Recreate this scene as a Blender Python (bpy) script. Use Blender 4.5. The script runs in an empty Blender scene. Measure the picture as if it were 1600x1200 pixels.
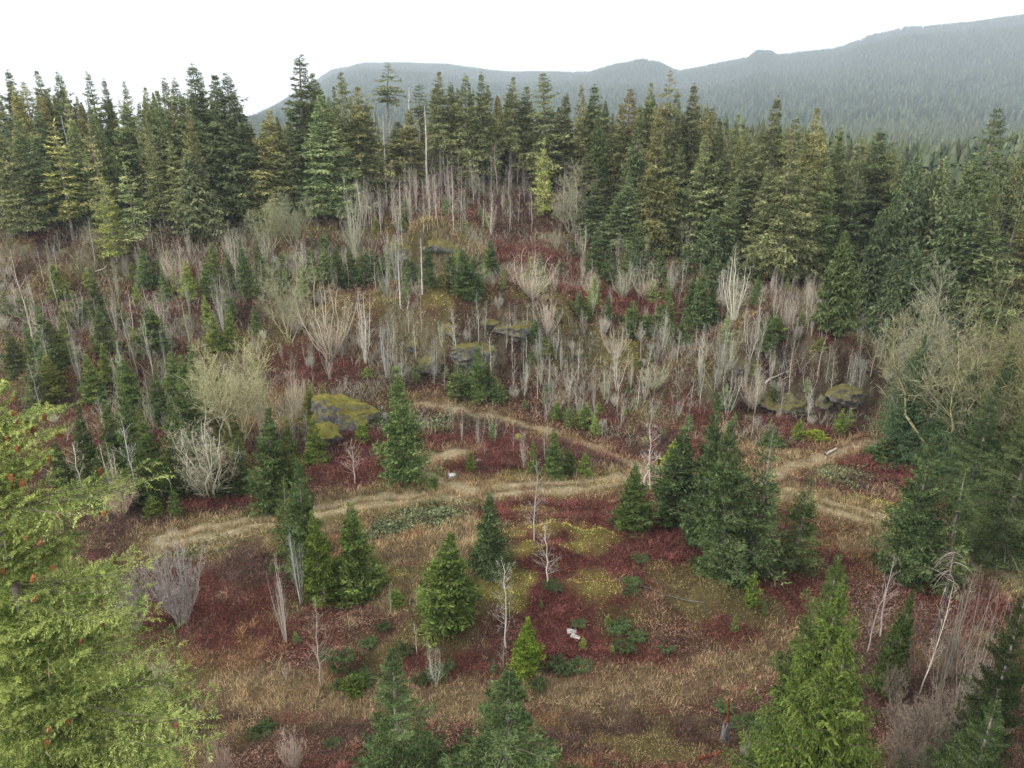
import bpy, math, random
import numpy as np

# ------------------------------------------------------------------ camera, sky, sun, exposure
scene = bpy.context.scene
FPX, TILT, CAMZ = 1142.0, math.radians(20.6), 35.0      # focal length in photo pixels, downward tilt, height
cam = bpy.data.cameras.new("camera")
cam.sensor_width = 36.0
cam.lens = 36.0 * FPX / 1600.0
cam.clip_start, cam.clip_end = 0.5, 20000.0
camera = bpy.data.objects.new("camera", cam)
scene.collection.objects.link(camera)
camera.location = (0, 0, CAMZ)
camera.rotation_euler = (math.radians(90) - TILT, 0, 0)
scene.camera = camera

SUN_ELEV, SUN_ROT = math.radians(36), math.radians(-105)   # sun to the left behind thin cloud
world = bpy.data.worlds.new("World")
scene.world = world
world.use_nodes = True
nt = world.node_tree
bg = nt.nodes["Background"]
skyt = nt.nodes.new("ShaderNodeTexSky")
skyt.sky_type = 'NISHITA'
skyt.sun_disc = False
skyt.sun_elevation = SUN_ELEV
skyt.sun_rotation = SUN_ROT
skyt.air_density, skyt.dust_density = 1.0, 3.0
cloud = nt.nodes.new("ShaderNodeMix"); cloud.data_type = 'RGBA'
tcw = nt.nodes.new("ShaderNodeTexCoord")
cn = nt.nodes.new("ShaderNodeTexNoise"); cn.inputs["Scale"].default_value = 1.6; cn.inputs["Detail"].default_value = 4
ramp = nt.nodes.new("ShaderNodeMapRange")
ramp.inputs["From Min"].default_value = 0.3; ramp.inputs["From Max"].default_value = 0.7
ramp.inputs["To Min"].default_value = 0.86; ramp.inputs["To Max"].default_value = 0.97
nt.links.new(tcw.outputs["Generated"], cn.inputs["Vector"])
nt.links.new(cn.outputs["Fac"], ramp.inputs["Value"])
nt.links.new(ramp.outputs["Result"], cloud.inputs["Factor"])
nt.links.new(skyt.outputs["Color"], cloud.inputs["A"])
cloud.inputs["B"].default_value = (13.6, 13.3, 12.9, 1)    # white overcast layer
nt.links.new(cloud.outputs["Result"], bg.inputs["Color"])
bg.inputs["Strength"].default_value = 0.145

sun = bpy.data.lights.new("sun", 'SUN')
sun.energy, sun.angle, sun.color = 3.5, math.radians(10), (1.0, 0.95, 0.86)
sun_o = bpy.data.objects.new("sun", sun)
scene.collection.objects.link(sun_o)
sd = (math.sin(SUN_ROT) * math.cos(SUN_ELEV), math.cos(SUN_ROT) * math.cos(SUN_ELEV), math.sin(SUN_ELEV))
from mathutils import Vector
sun_o.rotation_euler = Vector(sd).to_track_quat('Z', 'Y').to_euler()
sun_o.location = (-50, 50, 80)

scene.view_settings.view_transform = 'Standard'
scene.view_settings.look = 'None'
scene.view_settings.exposure = 0.12
scene.view_settings.gamma = 1.0
cy = scene.cycles
cy.max_bounces = 5; cy.diffuse_bounces = 2; cy.glossy_bounces = 1
cy.transmission_bounces = 1; cy.volume_bounces = 0; cy.transparent_max_bounces = 4
cy.use_adaptive_sampling = True; cy.adaptive_threshold = 0.02
cy.caustics_reflective = cy.caustics_refractive = False

# ------------------------------------------------------------------ numpy noise
RNG = np.random.default_rng(7)
_tab = np.random.default_rng(99).random((256, 256))
def vnoise(x, y):
    x = np.asarray(x, float); y = np.asarray(y, float)
    xi = np.floor(x).astype(int); yi = np.floor(y).astype(int)
    fx = x - xi; fy = y - yi
    fx = fx * fx * (3 - 2 * fx); fy = fy * fy * (3 - 2 * fy)
    a = _tab[xi & 255, yi & 255]; b = _tab[(xi + 1) & 255, yi & 255]
    c = _tab[xi & 255, (yi + 1) & 255]; d = _tab[(xi + 1) & 255, (yi + 1) & 255]
    return (a * (1 - fx) + b * fx) * (1 - fy) + (c * (1 - fx) + d * fx) * fy
def fbm(x, y, o=4):
    s = 0; a = .5; t = 0
    for i in range(o):
        s = s + a * vnoise(x * 2 ** i + 17.3 * i, y * 2 ** i + 9.1 * i); t += a; a *= .5
    return s / t
def sstep(a, b, x):
    t = np.clip((x - a) / (b - a), 0, 1)
    return t * t * (3 - 2 * t)

# ------------------------------------------------------------------ terrain
ST, CT = math.sin(TILT), math.cos(TILT)
def unproj(u, v, d):
    """world point seen at photo pixel (u,v) lying at forward distance d"""
    cx = (u - 800) / FPX; cyy = (600 - v) / FPX
    k = d / (CT + cyy * ST)
    return cx * k, d, CAMZ + k * (-ST + cyy * CT)
def proj(x, y, z):
    zz = z - CAMZ
    depth = y * CT - zz * ST
    up = y * ST + zz * CT
    depth = np.maximum(depth, 0.1)
    return 800 + FPX * x / depth, 600 - FPX * up / depth

CTRL = [  # surveyed ground points (u, v, forward distance)
 (800,1400,20),(100,1400,20),(1500,1400,20),
 (800,1200,30),(300,1200,30),(1300,1200,30),(-200,1200,30),(1800,1200,30),
 (800,1060,38),(300,1060,38),(1300,1060,38.5),(-200,1050,39),(1800,1050,39),
 (700,960,42.5),(900,960,42.5),(300,960,44),(1250,950,45),(1600,960,45),(0,950,45),
 (700,890,47),(950,880,48),(400,880,50),(1200,880,49.5),(1500,880,51),(1750,900,50),(0,860,52),(200,860,51.5),
 (600,785,59.5),(800,765,62.5),(1000,750,65),(1200,765,62.5),(1350,805,57.5),(1500,850,53),(300,830,55),(100,800,57),(-150,800,57),
 (660,735,67),(450,740,66.5),(1300,715,70),(1395,683,76),(1550,720,70),(250,740,65),(0,720,66),(1750,760,62),
 (850,700,72),(1100,690,74),(930,702,72),(550,690,72),(300,680,73),(100,660,74),(-100,660,74),
 (650,632,82),(500,600,85),(350,600,84),(150,580,86),(-50,580,86),(800,650,79),(1000,650,80),(1200,655,80),(1350,650,81),
 (650,585,87),(800,590,87),(950,595,86.5),(1100,600,86),(1250,600,86),(1380,590,87),(1550,620,83),(1750,640,82),
 (640,480,93),(760,475,94),(860,505,93),(700,450,101),(560,450,102),
 (950,540,92),(1080,560,91),(1200,530,92),(1300,520,93),(1400,560,93),(1000,480,103),(1150,475,104),
 (450,520,95),(300,500,97),(150,500,98),(0,500,98),(-150,490,99),
 (900,430,113),(1050,430,113),(1220,450,108),(1400,500,103),(1600,520,104),(1800,560,104),
 (400,440,107),(250,430,109),(100,405,113),(-50,405,113),
 (560,400,115),(700,400,115),(620,362,121),(720,358,122),(800,400,118),
 (550,330,131),(700,290,142),(850,325,134),(1000,380,126),(1200,420,120),(1400,460,116),
 (400,360,125),(200,350,126),(0,340,126),
 (640,262,158),(800,275,152),(1000,300,148),(1200,350,140),(1400,400,134),(1650,440,132),
 (400,270,152),(100,255,158),(-150,260,158),
 (640,232,200),(1000,235,200),(300,215,200),(0,215,200),(1300,270,200),(1600,310,200),
 (640,215,260),(1100,215,260),(100,205,260),(1600,250,260)]
_P = np.array([unproj(*c) for c in CTRL])
def _tps_fit(P):
    n = len(P); X = P[:, :2] / 50.0
    d2 = ((X[:, None] - X[None]) ** 2).sum(-1)
    K = np.where(d2 > 0, d2 * np.log(np.maximum(d2, 1e-12)), 0) + np.eye(n) * 0.02
    A = np.zeros((n + 3, n + 3)); A[:n, :n] = K
    A[:n, n] = 1; A[:n, n + 1:] = X; A[n, :n] = 1; A[n + 1:, :n] = X.T
    return X, np.linalg.solve(A, np.concatenate([P[:, 2], [0, 0, 0]]))
_X, _W = _tps_fit(_P)
GX0, GX1, GY0, GY1, GS = -170.0, 170.0, 8.0, 264.0, 2.0
_gx = np.arange(GX0, GX1 + .1, GS); _gy = np.arange(GY0, GY1 + .1, GS)
_A, _B = np.meshgrid(_gx / 50, _gy / 50, indexing='ij')
_d2 = (_A[..., None] - _X[:, 0]) ** 2 + (_B[..., None] - _X[:, 1]) ** 2
_G = (np.where(_d2 > 0, _d2 * np.log(np.maximum(_d2, 1e-12)), 0) @ _W[:-3]) + _W[-3] + _A * _W[-2] + _B * _W[-1]
_edge = sstep(115, 165, np.abs(_A * 50))
_G = np.clip(_G, -6, 40) * (1 - _edge) + _edge * np.interp(_B * 50, [0, 60, 90, 120, 160, 260], [-2, 1, 5, 14, 22, 26])

_sk_u = [-600,200,380,480,520,570,700,800,920,960,1000,1030,1060,1100,1165,1178,1200,1212,1300,1350,1400,1500,1560,1600,1900,2400]
_sk_v = [230,225,190,135,110,99,102,114,114,102,95,99,112,105,92,81,81,88,76,55,44,36,27,24,20,30]
BUMPS = []
def mountain(x, y):
    u = 800 + FPX * 1.085 * x / np.maximum(y, 1)
    Rr = 4900 - 900 * sstep(950, 1250, u)
    v = np.interp(u, _sk_u, _sk_v)
    ridge = CAMZ - Rr * np.tan(TILT + np.arctan((v - 600) / FPX)) - 13
    t = (y - 1300) / (Rr - 1300)
    prof = np.where(t < 1, sstep(-0.15, 1.25, t) / sstep(-0.15, 1.25, 1.0), np.maximum(0, 1 - (t - 1) * 1.2))
    g = (fbm(x / 600, y / 600, 4) - .5) * 90 * np.clip(t, 0, 1) * np.clip((1 - t) * 3, 0.0, 1)
    return 2 + (ridge - 2) * prof + g * 1.8
def tz(x, y):
    """height of the ground at (x, y)"""
    x = np.asarray(x, float); y = np.asarray(y, float)
    cx = np.clip(x, GX0, GX1 - 1e-6); cyy = np.clip(y, GY0, GY1 - 1e-6)
    fx = (cx - GX0) / GS; fy = (cyy - GY0) / GS
    i = np.clip(fx.astype(int), 0, len(_gx) - 2); j = np.clip(fy.astype(int), 0, len(_gy) - 2)
    a = fx - i; b = fy - j
    z = (_G[i, j] * (1 - a) + _G[i + 1, j] * a) * (1 - b) + (_G[i, j + 1] * (1 - a) + _G[i + 1, j + 1] * a) * b
    amp = 0.35 + 2.0 * sstep(74, 92, y) * (1 - .75 * sstep(118, 135, y))
    z = z + (fbm(x / 6.5, y / 6.5, 3) - .5) * 1.5 * amp + (fbm(x / 1.5, y / 1.5, 2) - .5) * 0.75
    for bx, by, br, bh in BUMPS:
        z = z + bh * np.exp(-(((x - bx) / br) ** 2 + ((y - by) / (br * .6)) ** 2) ** (4 if bh >= 2 else 1.5))
    far = sstep(188, 330, y)
    if np.any(far > 0):
        z = z * (1 - far) + far * mountain(x, y)
    return z
def ray(u, v):
    """first ground point seen at photo pixel (u, v)"""
    cx = (u - 800) / FPX; cyy = (600 - v) / FPX
    D = np.array([cx, CT + cyy * ST, -ST + cyy * CT])
    t = np.arange(8, 300, .4)
    zz = CAMZ + D[2] * t
    h = zz - tz(D[0] * t, D[1] * t)
    k = np.argmax(h < 0)
    if not (h < 0).any(): k = len(t) - 1
    tt = t[k]
    return D[0] * tt, D[1] * tt

for _u, _v, _r, _h in [(935, 945, 2.6, 1.2), (870, 835, 1.8, .8), (870, 866, 1.8, .6), (935, 842, 1.2, .6), (1010, 952, 1.2, .7), (1110, 935, 2.4, .9), (745, 872, 1.8, 1.0), (745, 962, 2.2, 1.3),
                       (535, 1040, 1.4, 1.1), (870, 968, .8, .5), (980, 580, 3, 1.6), (1080, 604, 3, 1.8), (640, 492, 4, 1.5), (120, 595, 3, 1.5), (225, 580, 3, 1.2), (560, 985, 2, .8), (650, 1020, 2.5, .8), (1190, 965, 2, .7), (1060, 1000, 2, .5),
                       (735, 515, 8, 3.4), (835, 520, 6, 2.8), (640, 410, 7, 3), (705, 392, 7, 3), (1235, 600, 7, 3.2), (1335, 590, 7, 3.4), (1150, 555, 5, 2.4), (985, 548, 6, 2.6), (1085, 582, 5, 2.4), (230, 565, 6, 2.4), (110, 580, 6, 2.2), (180, 408, 6, 2.6), (60, 395, 6, 2.4), (900, 490, 6, 2.0), (1180, 520, 6, 2.2), (440, 470, 6, 2.2), (330, 500, 5, 2.0)]:
    _x, _y = ray(_u, _v); BUMPS.append((_x, _y, _r, _h))

# ------------------------------------------------------------------ materials
def mat(name, build):
    m = bpy.data.materials.new(name); m.use_nodes = True
    n = m.node_tree; n.nodes.clear()
    out = n.nodes.new("ShaderNodeOutputMaterial")
    build(n, out)
    return m
def N(n, t, **k):
    x = n.nodes.new(t)
    for a, b in k.items():
        if a in x.inputs: x.inputs[a].default_value = b
        else: setattr(x, a, b)
    return x
def mixc(n, f, a, b, blend='MIX'):
    m = n.nodes.new("ShaderNodeMix"); m.data_type = 'RGBA'; m.blend_type = blend
    for s, w in (("Factor", f), ("A", a), ("B", b)):
        if hasattr(w, 'links'): n.links.new(w, m.inputs[s])
        else: m.inputs[s].default_value = w if s == "Factor" else (*w, 1)
    return m.outputs["Result"]
def noise(n, scale, detail=3, rough=.55, coord='Object'):
    tc = n.nodes.new("ShaderNodeTexCoord"); t = N(n, "ShaderNodeTexNoise")
    t.inputs["Scale"].default_value = scale; t.inputs["Detail"].default_value = detail; t.inputs["Roughness"].default_value = rough
    n.links.new(tc.outputs[coord], t.inputs["Vector"])
    return t.outputs["Fac"]
def rng_(n, v, a, b, c=0., d=1.):
    m = n.nodes.new("ShaderNodeMapRange"); n.links.new(v, m.inputs["Value"])
    for k, w in zip(("From Min", "From Max", "To Min", "To Max"), (a, b, c, d)): m.inputs[k].default_value = w
    return m.outputs["Result"]

def foliage_mat(name, c0, c1, transl=.25):
    def b(n, out):
        at = N(n, "ShaderNodeAttribute"); at.attribute_name = "tone"
        oi = n.nodes.new("ShaderNodeObjectInfo")
        col = mixc(n, at.outputs["Fac"], c0, c1)
        col = mixc(n, 1.0, col, oi.outputs["Color"], 'MULTIPLY')
        d = N(n, "ShaderNodeBsdfDiffuse"); n.links.new(col, d.inputs["Color"])
        t = N(n, "ShaderNodeBsdfTranslucent"); n.links.new(col, t.inputs["Color"])
        s = N(n, "ShaderNodeMixShader"); s.inputs[0].default_value = transl
        n.links.new(d.outputs[0], s.inputs[1]); n.links.new(t.outputs[0], s.inputs[2])
        n.links.new(s.outputs[0], out.inputs[0])
    return mat(name, b)
def bark_mat(name, c0, c1, scale=3):
    def b(n, out):
        oi = n.nodes.new("ShaderNodeObjectInfo")
        f = noise(n, scale, 4, .7)
        col = mixc(n, rng_(n, f, .35, .65), c0, c1)
        if name != "limb_bark": col = mixc(n, 1.0, col, oi.outputs["Color"], 'MULTIPLY')
        d = N(n, "ShaderNodeBsdfDiffuse"); n.links.new(col, d.inputs["Color"])
        n.links.new(d.outputs[0], out.inputs[0])
    return mat(name, b)
M_FIR = foliage_mat("fir_needles", (.026, .044, .019), (.24, .275, .125), .22)
M_CEDAR = foliage_mat("cedar_sprays", (.045, .07, .028), (.21, .26, .115), .25)
M_LIMB = bark_mat("limb_bark", (.10, .085, .07), (.22, .19, .16))
M_BARK = bark_mat("conifer_bark", (.13, .11, .095), (.34, .31, .28))
M_PALE = bark_mat("pale_bark", (.36, .34, .31), (.66, .63, .58), 2)
M_MOSSBARK = bark_mat("mossy_bark", (.19, .18, .12), (.52, .50, .42), 1.2)
M_TWIG = foliage_mat("bare_twigs", (.33, .315, .28), (.58, .56, .51), .15)
M_LICHEN = foliage_mat("lichen_twigs", (.25, .26, .18), (.46, .45, .36), .15)
M_CONE = foliage_mat("cone_scales", (.20, .085, .04), (.40, .19, .09), .1)
M_LEAF = foliage_mat("undergrowth_leaf", (1, 1, 1), (1, 1, 1), .2)

def cover_mat():
    def b(n, out):
        at = N(n, "ShaderNodeAttribute"); at.attribute_name = "cover"
        d = N(n, "ShaderNodeBsdfDiffuse")
        f1 = noise(n, 1.1, 6, .7); f2 = noise(n, 7, 3, .7)
        a = rng_(n, f1, .3, .7, .62, 1.38)
        c = rng_(n, f2, .3, .7, .7, 1.3)
        mm = N(n, "ShaderNodeMath", operation='MULTIPLY'); n.links.new(a, mm.inputs[0]); n.links.new(c, mm.inputs[1])
        v = N(n, "ShaderNodeCombineXYZ")
        for k in range(3): n.links.new(mm.outputs[0], v.inputs[k])
        col = mixc(n, 1.0, at.outputs["Color"], v.outputs[0], 'MULTIPLY')
        n.links.new(col, d.inputs["Color"])
        bp = N(n, "ShaderNodeBump"); bp.inputs["Strength"].default_value = .8; bp.inputs["Distance"].default_value = .25
        n.links.new(f1, bp.inputs["Height"]); n.links.new(bp.outputs[0], d.inputs["Normal"])
        n.links.new(d.outputs[0], out.inputs[0])
    return mat("ground_cover", b)
M_GROUND = cover_mat()
def blade_mat():
    def b(n, out):
        at = N(n, "ShaderNodeAttribute"); at.attribute_name = "cover"
        d = N(n, "ShaderNodeBsdfDiffuse"); n.links.new(at.outputs["Color"], d.inputs["Color"])
        t = N(n, "ShaderNodeBsdfTranslucent"); n.links.new(at.outputs["Color"], t.inputs["Color"])
        s = N(n, "ShaderNodeMixShader"); s.inputs[0].default_value = .2
        n.links.new(d.outputs[0], s.inputs[1]); n.links.new(t.outputs[0], s.inputs[2])
        n.links.new(s.outputs[0], out.inputs[0])
    return mat("undergrowth", b)
M_BLADE = blade_mat()
def rock_mat(name, moss, moss_lo, moss_hi, c0=(.06, .06, .065), c1=(.32, .32, .31)):
    def b(n, out):
        g = N(n, "ShaderNodeNewGeometry"); sp = N(n, "ShaderNodeSeparateXYZ"); n.links.new(g.outputs["Normal"], sp.inputs[0])
        f1 = noise(n, .8, 8, .75); f2 = noise(n, 2.2, 8, .75)
        rk = mixc(n, rng_(n, f2, .35, .68), c0, c1)
        ad = N(n, "ShaderNodeMath", operation='MULTIPLY_ADD'); n.links.new(f1, ad.inputs[0]); ad.inputs[1].default_value = 2.6
        n.links.new(sp.outputs["Z"], ad.inputs[2])
        mc = mixc(n, rng_(n, f2, .3, .7), tuple(x * .55 for x in moss), moss)
        col = mixc(n, rng_(n, ad.outputs[0], moss_lo, moss_hi), rk, mc)
        d = N(n, "ShaderNodeBsdfDiffuse"); n.links.new(col, d.inputs["Color"])
        bp = N(n, "ShaderNodeBump"); bp.inputs["Strength"].default_value = 1; bp.inputs["Distance"].default_value = .3
        n.links.new(f2, bp.inputs["Height"]); n.links.new(bp.outputs[0], d.inputs["Normal"])
        n.links.new(d.outputs[0], out.inputs[0])
    return mat(name, b)
M_ROCK_Y = rock_mat("yellow_moss_rock", (.25, .23, .06), 1.2, 1.8)
M_ROCK_G = rock_mat("olive_moss_rock", (.17, .155, .06), 1.0, 2.0)
M_ROCK_O = rock_mat("olive_mound", (.21, .185, .08), .9, 1.6)

# ------------------------------------------------------------------ mesh helpers
def mk_mesh(name, V, F, mats, midx=None, tone=None, cover=None, smooth=False):
    V = np.asarray(V, np.float32); F = np.asarray(F, np.int32)
    me = bpy.data.meshes.new(name)
    k = F.shape[1]
    me.vertices.add(len(V)); me.vertices.foreach_set("co", V.ravel())
    me.loops.add(F.size); me.loops.foreach_set("vertex_index", F.ravel())
    me.polygons.add(len(F)); me.polygons.foreach_set("loop_start", np.arange(0, F.size, k, dtype=np.int32))
    if midx is not None: me.polygons.foreach_set("material_index", np.asarray(midx, np.int32))
    if smooth: me.polygons.foreach_set("use_smooth", np.ones(len(F), bool))
    for m in mats: me.materials.append(m)
    if tone is not None:
        a = me.attributes.new("tone", 'FLOAT', 'POINT'); a.data.foreach_set("value", np.asarray(tone, np.float32))
    if cover is not None:
        a = me.attributes.new("cover", 'FLOAT_COLOR', 'POINT')
        c = np.ones((len(V), 4), np.float32); c[:, :3] = cover
        a.data.foreach_set("color", c.ravel())
    me.update(calc_edges=True)
    return me
class MB:
    """collects quads"""
    def __init__(s): s.V = []; s.F = []; s.T = []; s.M = []; s.n = 0
    def add(s, V, F, tone, m=0):
        V = np.asarray(V).reshape(-1, 3); F = np.asarray(F).reshape(-1, 4)
        s.V.append(V); s.F.append(F + s.n); s.n += len(V)
        s.T.append(np.broadcast_to(tone, (len(V),)).astype(float)); s.M.append(np.full(len(F), m))
    def tubes(s, P0, P1, R0, R1, sides=3, tone=.5, m=0):
        P0 = np.atleast_2d(P0).astype(float); P1 = np.atleast_2d(P1).astype(float); n = len(P0)
        R0 = np.broadcast_to(R0, (n,)); R1 = np.broadcast_to(R1, (n,))
        d = P1 - P0; d /= np.maximum(np.linalg.norm(d, axis=1, keepdims=True), 1e-9)
        a = np.where(np.abs(d[:, 2:3]) < .9, [[0, 0, 1.]], [[1., 0, 0]])
        e = np.cross(d, a); e /= np.linalg.norm(e, axis=1, keepdims=True); f = np.cross(d, e)
        ang = np.arange(sides) * 2 * np.pi / sides
        ring = e[:, None] * np.cos(ang)[None, :, None] + f[:, None] * np.sin(ang)[None, :, None]
        V = np.concatenate([P0[:, None] + ring * R0[:, None, None], P1[:, None] + ring * R1[:, None, None]], 1)
        k = np.arange(sides); q = np.stack([k, (k + 1) % sides, (k + 1) % sides + sides, k + sides], 1)
        F = q[None] + (np.arange(n) * 2 * sides)[:, None, None]
        tn = np.repeat(np.broadcast_to(tone, (n,)), 2 * sides)
        s.add(V, F, tn, m)
    def path(s, P, R, sides=6, tone=.5, m=0):
        """one continuous tapering tube through points P, closed at the end"""
        P = np.asarray(P, float); n = len(P); R = np.asarray(R, float)
        d = np.gradient(P, axis=0); d /= np.linalg.norm(d, axis=1, keepdims=True)
        a = np.array([0, 0, 1.]) if abs(d[0, 2]) < .9 else np.array([1., 0, 0])
        e = np.cross(d, a); e /= np.linalg.norm(e, axis=1, keepdims=True); f = np.cross(d, e)
        ang = np.arange(sides) * 2 * np.pi / sides
        V = P[:, None] + (e[:, None] * np.cos(ang)[None, :, None] + f[:, None] * np.sin(ang)[None, :, None]) * R[:, None, None]
        k = np.arange(sides); F = []
        for i in range(n - 1):
            F.append(np.stack([k + i * sides, (k + 1) % sides + i * sides, (k + 1) % sides + (i + 1) * sides, k + (i + 1) * sides], 1))
        s.add(V, np.concatenate(F), tone, m)
    def leaves(s, C, D, L, W, rng, roll=.6, tone=None, m=0, upb=(0, 0, 1.)):
        """diamond leaf quads: base C, direction D"""
        C = C.reshape(-1, 3); D = D.reshape(-1, 3); n = len(C)
        L = np.broadcast_to(L, (n,))[:, None]; W = np.broadcast_to(W, (n,))[:, None]
        D = D / np.maximum(np.linalg.norm(D, axis=1, keepdims=True), 1e-9)
        up = np.array([upb]) + rng.normal(0, roll, (n, 3))
        sd_ = np.cross(D, up); sd_ /= np.maximum(np.linalg.norm(sd_, axis=1, keepdims=True), 1e-9)
        V = np.stack([C, C + D * L * .45 + sd_ * W * .5, C + D * L, C + D * L * .45 - sd_ * W * .5], 1)
        F = np.arange(4 * n).reshape(-1, 4)
        if tone is None: tone = rng.random(n)
        s.add(V, F, np.repeat(np.broadcast_to(tone, (n,)), 4), m)
    def mesh(s, name, mats):
        return mk_mesh(name, np.concatenate(s.V), np.concatenate(s.F), mats, np.concatenate(s.M), np.concatenate(s.T))

COL = scene.collection
def link(name, data, parent=None, color=None, loc=None):
    o = bpy.data.objects.new(name, data); COL.objects.link(o)
    if parent is not None: o.parent = parent
    if color is not None: o.color = (*color, 1)
    if loc is not None: o.location = loc
    return o
def tag(o, label=None, cat=None, group=None, kind=None):
    if label: o["label"] = label
    if cat: o["category"] = cat
    if group: o["group"] = group
    if kind: o["kind"] = kind
    return o

# ------------------------------------------------------------------ what grows where on the ground
# kinds: 0 rust litter, 1 tan grass, 2 yellow moss, 3 dark brown heath, 4 green bramble, 5 bare dirt, 6 forest floor, 7 olive, 8 crimson bramble, 9 orange bracken
PAL = np.array([(.155,.088,.065),(.33,.25,.13),(.27,.24,.07),(.105,.068,.055),(.11,.135,.065),(.27,.225,.14),(.06,.045,.035),(.18,.15,.065),(.15,.050,.044),(.31,.18,.09)])
PAL2 = np.array([(.24,.14,.10),(.43,.325,.19),(.38,.34,.10),(.17,.11,.09),(.20,.23,.12),(.36,.31,.20),(.10,.08,.06),(.27,.22,.10),(.23,.085,.07),(.39,.25,.13)])
SPOTS = [  # (u, v, ru, rv, kind) patches read off the photograph, later ones over earlier ones
 (1480,1110,220,110,3),(1250,1150,120,80,0),(1000,1140,230,50,7),(840,1150,100,60,9),(1060,1100,200,22,0),(900,1090,140,14,3),(1030,1170,120,22,7),
 (820,1050,120,22,3),(950,1130,90,18,3),(640,1080,60,14,3),(1090,1150,60,26,3),(760,1160,80,30,0),(880,1170,60,20,3),(430,1090,170,20,9),(330,1050,60,60,9),(520,1160,110,30,3),(440,1180,90,20,0),(330,1110,50,50,3),(350,990,60,70,8),(300,960,70,60,8),(400,1000,35,110,9),
 (480,1000,80,50,8),(480,1040,70,25,0),(600,1050,70,40,3),(700,1040,80,40,8),(640,980,90,60,7),(730,960,60,60,7),(560,960,80,40,0),
 (980,1030,170,45,8),(900,960,120,60,8),(1000,980,60,40,7),(1120,950,90,60,7),(1080,1020,110,30,0),(1180,1000,70,50,8),(1250,960,70,60,8),
 (1200,1065,80,14,8),(620,1120,70,16,0),
 (1050,860,120,60,8),(930,870,140,45,8),(830,880,60,25,8),(870,790,150,25,8),(760,790,70,25,8),(940,922,52,26,2),(870,825,45,14,2),(930,838,34,12,2),(905,858,40,12,2),(815,860,35,14,2),(805,835,20,10,2),(830,795,50,5,2),
 (760,900,60,60,7),(790,925,40,40,2),(1090,930,90,30,7),(1160,950,50,30,7),(1110,905,40,30,7),
 (640,880,80,50,1),(610,835,80,25,9),(570,860,70,25,1),(700,870,60,30,1),(640,910,60,22,2),(740,835,50,18,1),(640,930,60,22,1),(530,880,40,30,9),
 (690,795,60,12,4),(640,815,55,18,4),(600,830,30,10,4),(400,850,90,20,1),(330,860,60,14,4),(420,900,60,40,3),(400,945,50,40,8),(380,880,30,30,3),(480,860,40,20,9),
 (1370,865,75,40,9),(1390,900,60,40,9),(1340,850,40,20,1),(1290,900,30,40,8),(1340,920,60,30,0),(1450,930,90,40,8),(1410,960,60,40,0),(1550,960,60,50,8),
 (560,775,110,9,1),(540,735,110,34,8),(500,770,80,20,0),(470,690,60,25,3),(640,745,30,14,9),(600,700,50,30,8),(720,690,60,16,8),(700,660,60,22,4),(760,670,70,16,3),(700,645,60,8,0),
 (790,700,70,28,8),(740,735,60,12,8),(930,705,70,22,8),(960,690,80,14,0),(850,745,130,9,2),(720,755,70,6,9),(890,715,60,22,3),
 (1040,690,60,20,8),(1020,700,40,20,3),(1400,735,120,34,8),(1300,690,110,16,8),(1250,720,60,14,1),(1310,745,70,18,4),(1370,765,40,10,3),(1400,778,30,10,1),(1330,790,100,14,1),(1450,760,60,30,8),(1380,790,40,10,2),
 (320,790,80,14,8),(300,770,70,14,8),(210,780,60,30,3),(350,750,60,40,8),(420,800,60,16,3),
 (520,585,110,26,8),(470,560,70,26,8),(560,600,60,16,0),(440,640,60,30,1),(520,650,60,30,2),(620,640,60,30,0),(600,660,30,20,4),
 (720,500,140,45,7),(700,470,110,25,2),(640,520,40,40,7),(760,540,70,40,3),(700,580,90,25,3),(800,600,100,25,0),(850,640,90,25,0),(900,660,60,14,8),
 (960,470,150,26,8),(900,440,60,20,8),(1060,500,50,24,8),(1050,550,60,34,8),(960,550,60,20,2),(900,560,60,20,7),(1010,530,40,16,2),(1080,590,60,20,2),(1000,610,80,24,0),(1100,640,60,20,8),(1160,560,80,14,7),
 (1250,560,70,40,3),(1240,600,60,24,8),(1320,550,70,34,7),(1350,600,60,40,3),(1180,600,40,40,3),(1260,640,110,24,3),(1150,525,90,12,0),(1080,515,60,10,8),(1300,520,40,14,8),
 (640,430,60,24,7),(750,460,60,16,0),(680,380,90,22,1),(720,370,60,12,7),(640,395,60,16,7),(560,440,60,18,0),(800,490,50,10,0),(420,430,60,20,3),(800,400,60,24,8),
 (620,300,60,40,0),(700,310,110,34,0),(560,330,50,30,3),(800,330,60,40,3),(760,290,40,12,7),
 (230,572,50,12,2),(130,580,50,8,9),(60,580,60,14,7),(160,610,60,20,3),(220,590,20,10,8),(100,480,70,30,0),(20,480,40,16,1),(300,440,80,16,8),(280,480,80,30,3),(180,400,60,12,7),(200,360,60,10,2),(100,400,60,14,3),(330,470,60,20,8),(380,470,40,20,0),(240,500,60,30,0)]
MAIN = [(270,843),(320,832),(400,818),(500,800),(600,783),(700,772),(800,766),(900,757),(1000,750),(1100,752),(1200,768),(1280,788),(1350,808),(1430,832),(1500,862),(1560,885),(1650,935)]
UPPER = [(650,632),(700,638),(760,652),(830,668),(880,684),(930,702),(975,724),(1010,745)]
SPUR = [(735,768),(690,752),(655,738),(662,724),(720,710)]
RIGHT = [(1190,760),(1240,728),(1290,712),(1340,697),(1400,684)]
LOWER = [(1300,985),(1200,1034),(1120,1052),(1040,1072),(930,1085),(820,1088),(700,1100),(560,1100),(430,1088),(330,1085)]
def _mute(P, m, sat):
    g = P.mean(1, keepdims=True); return (g + (P - g) * sat) * m
PAL = _mute(PAL, .49, .93); PAL2 = _mute(PAL2, .71, .96)
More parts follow.
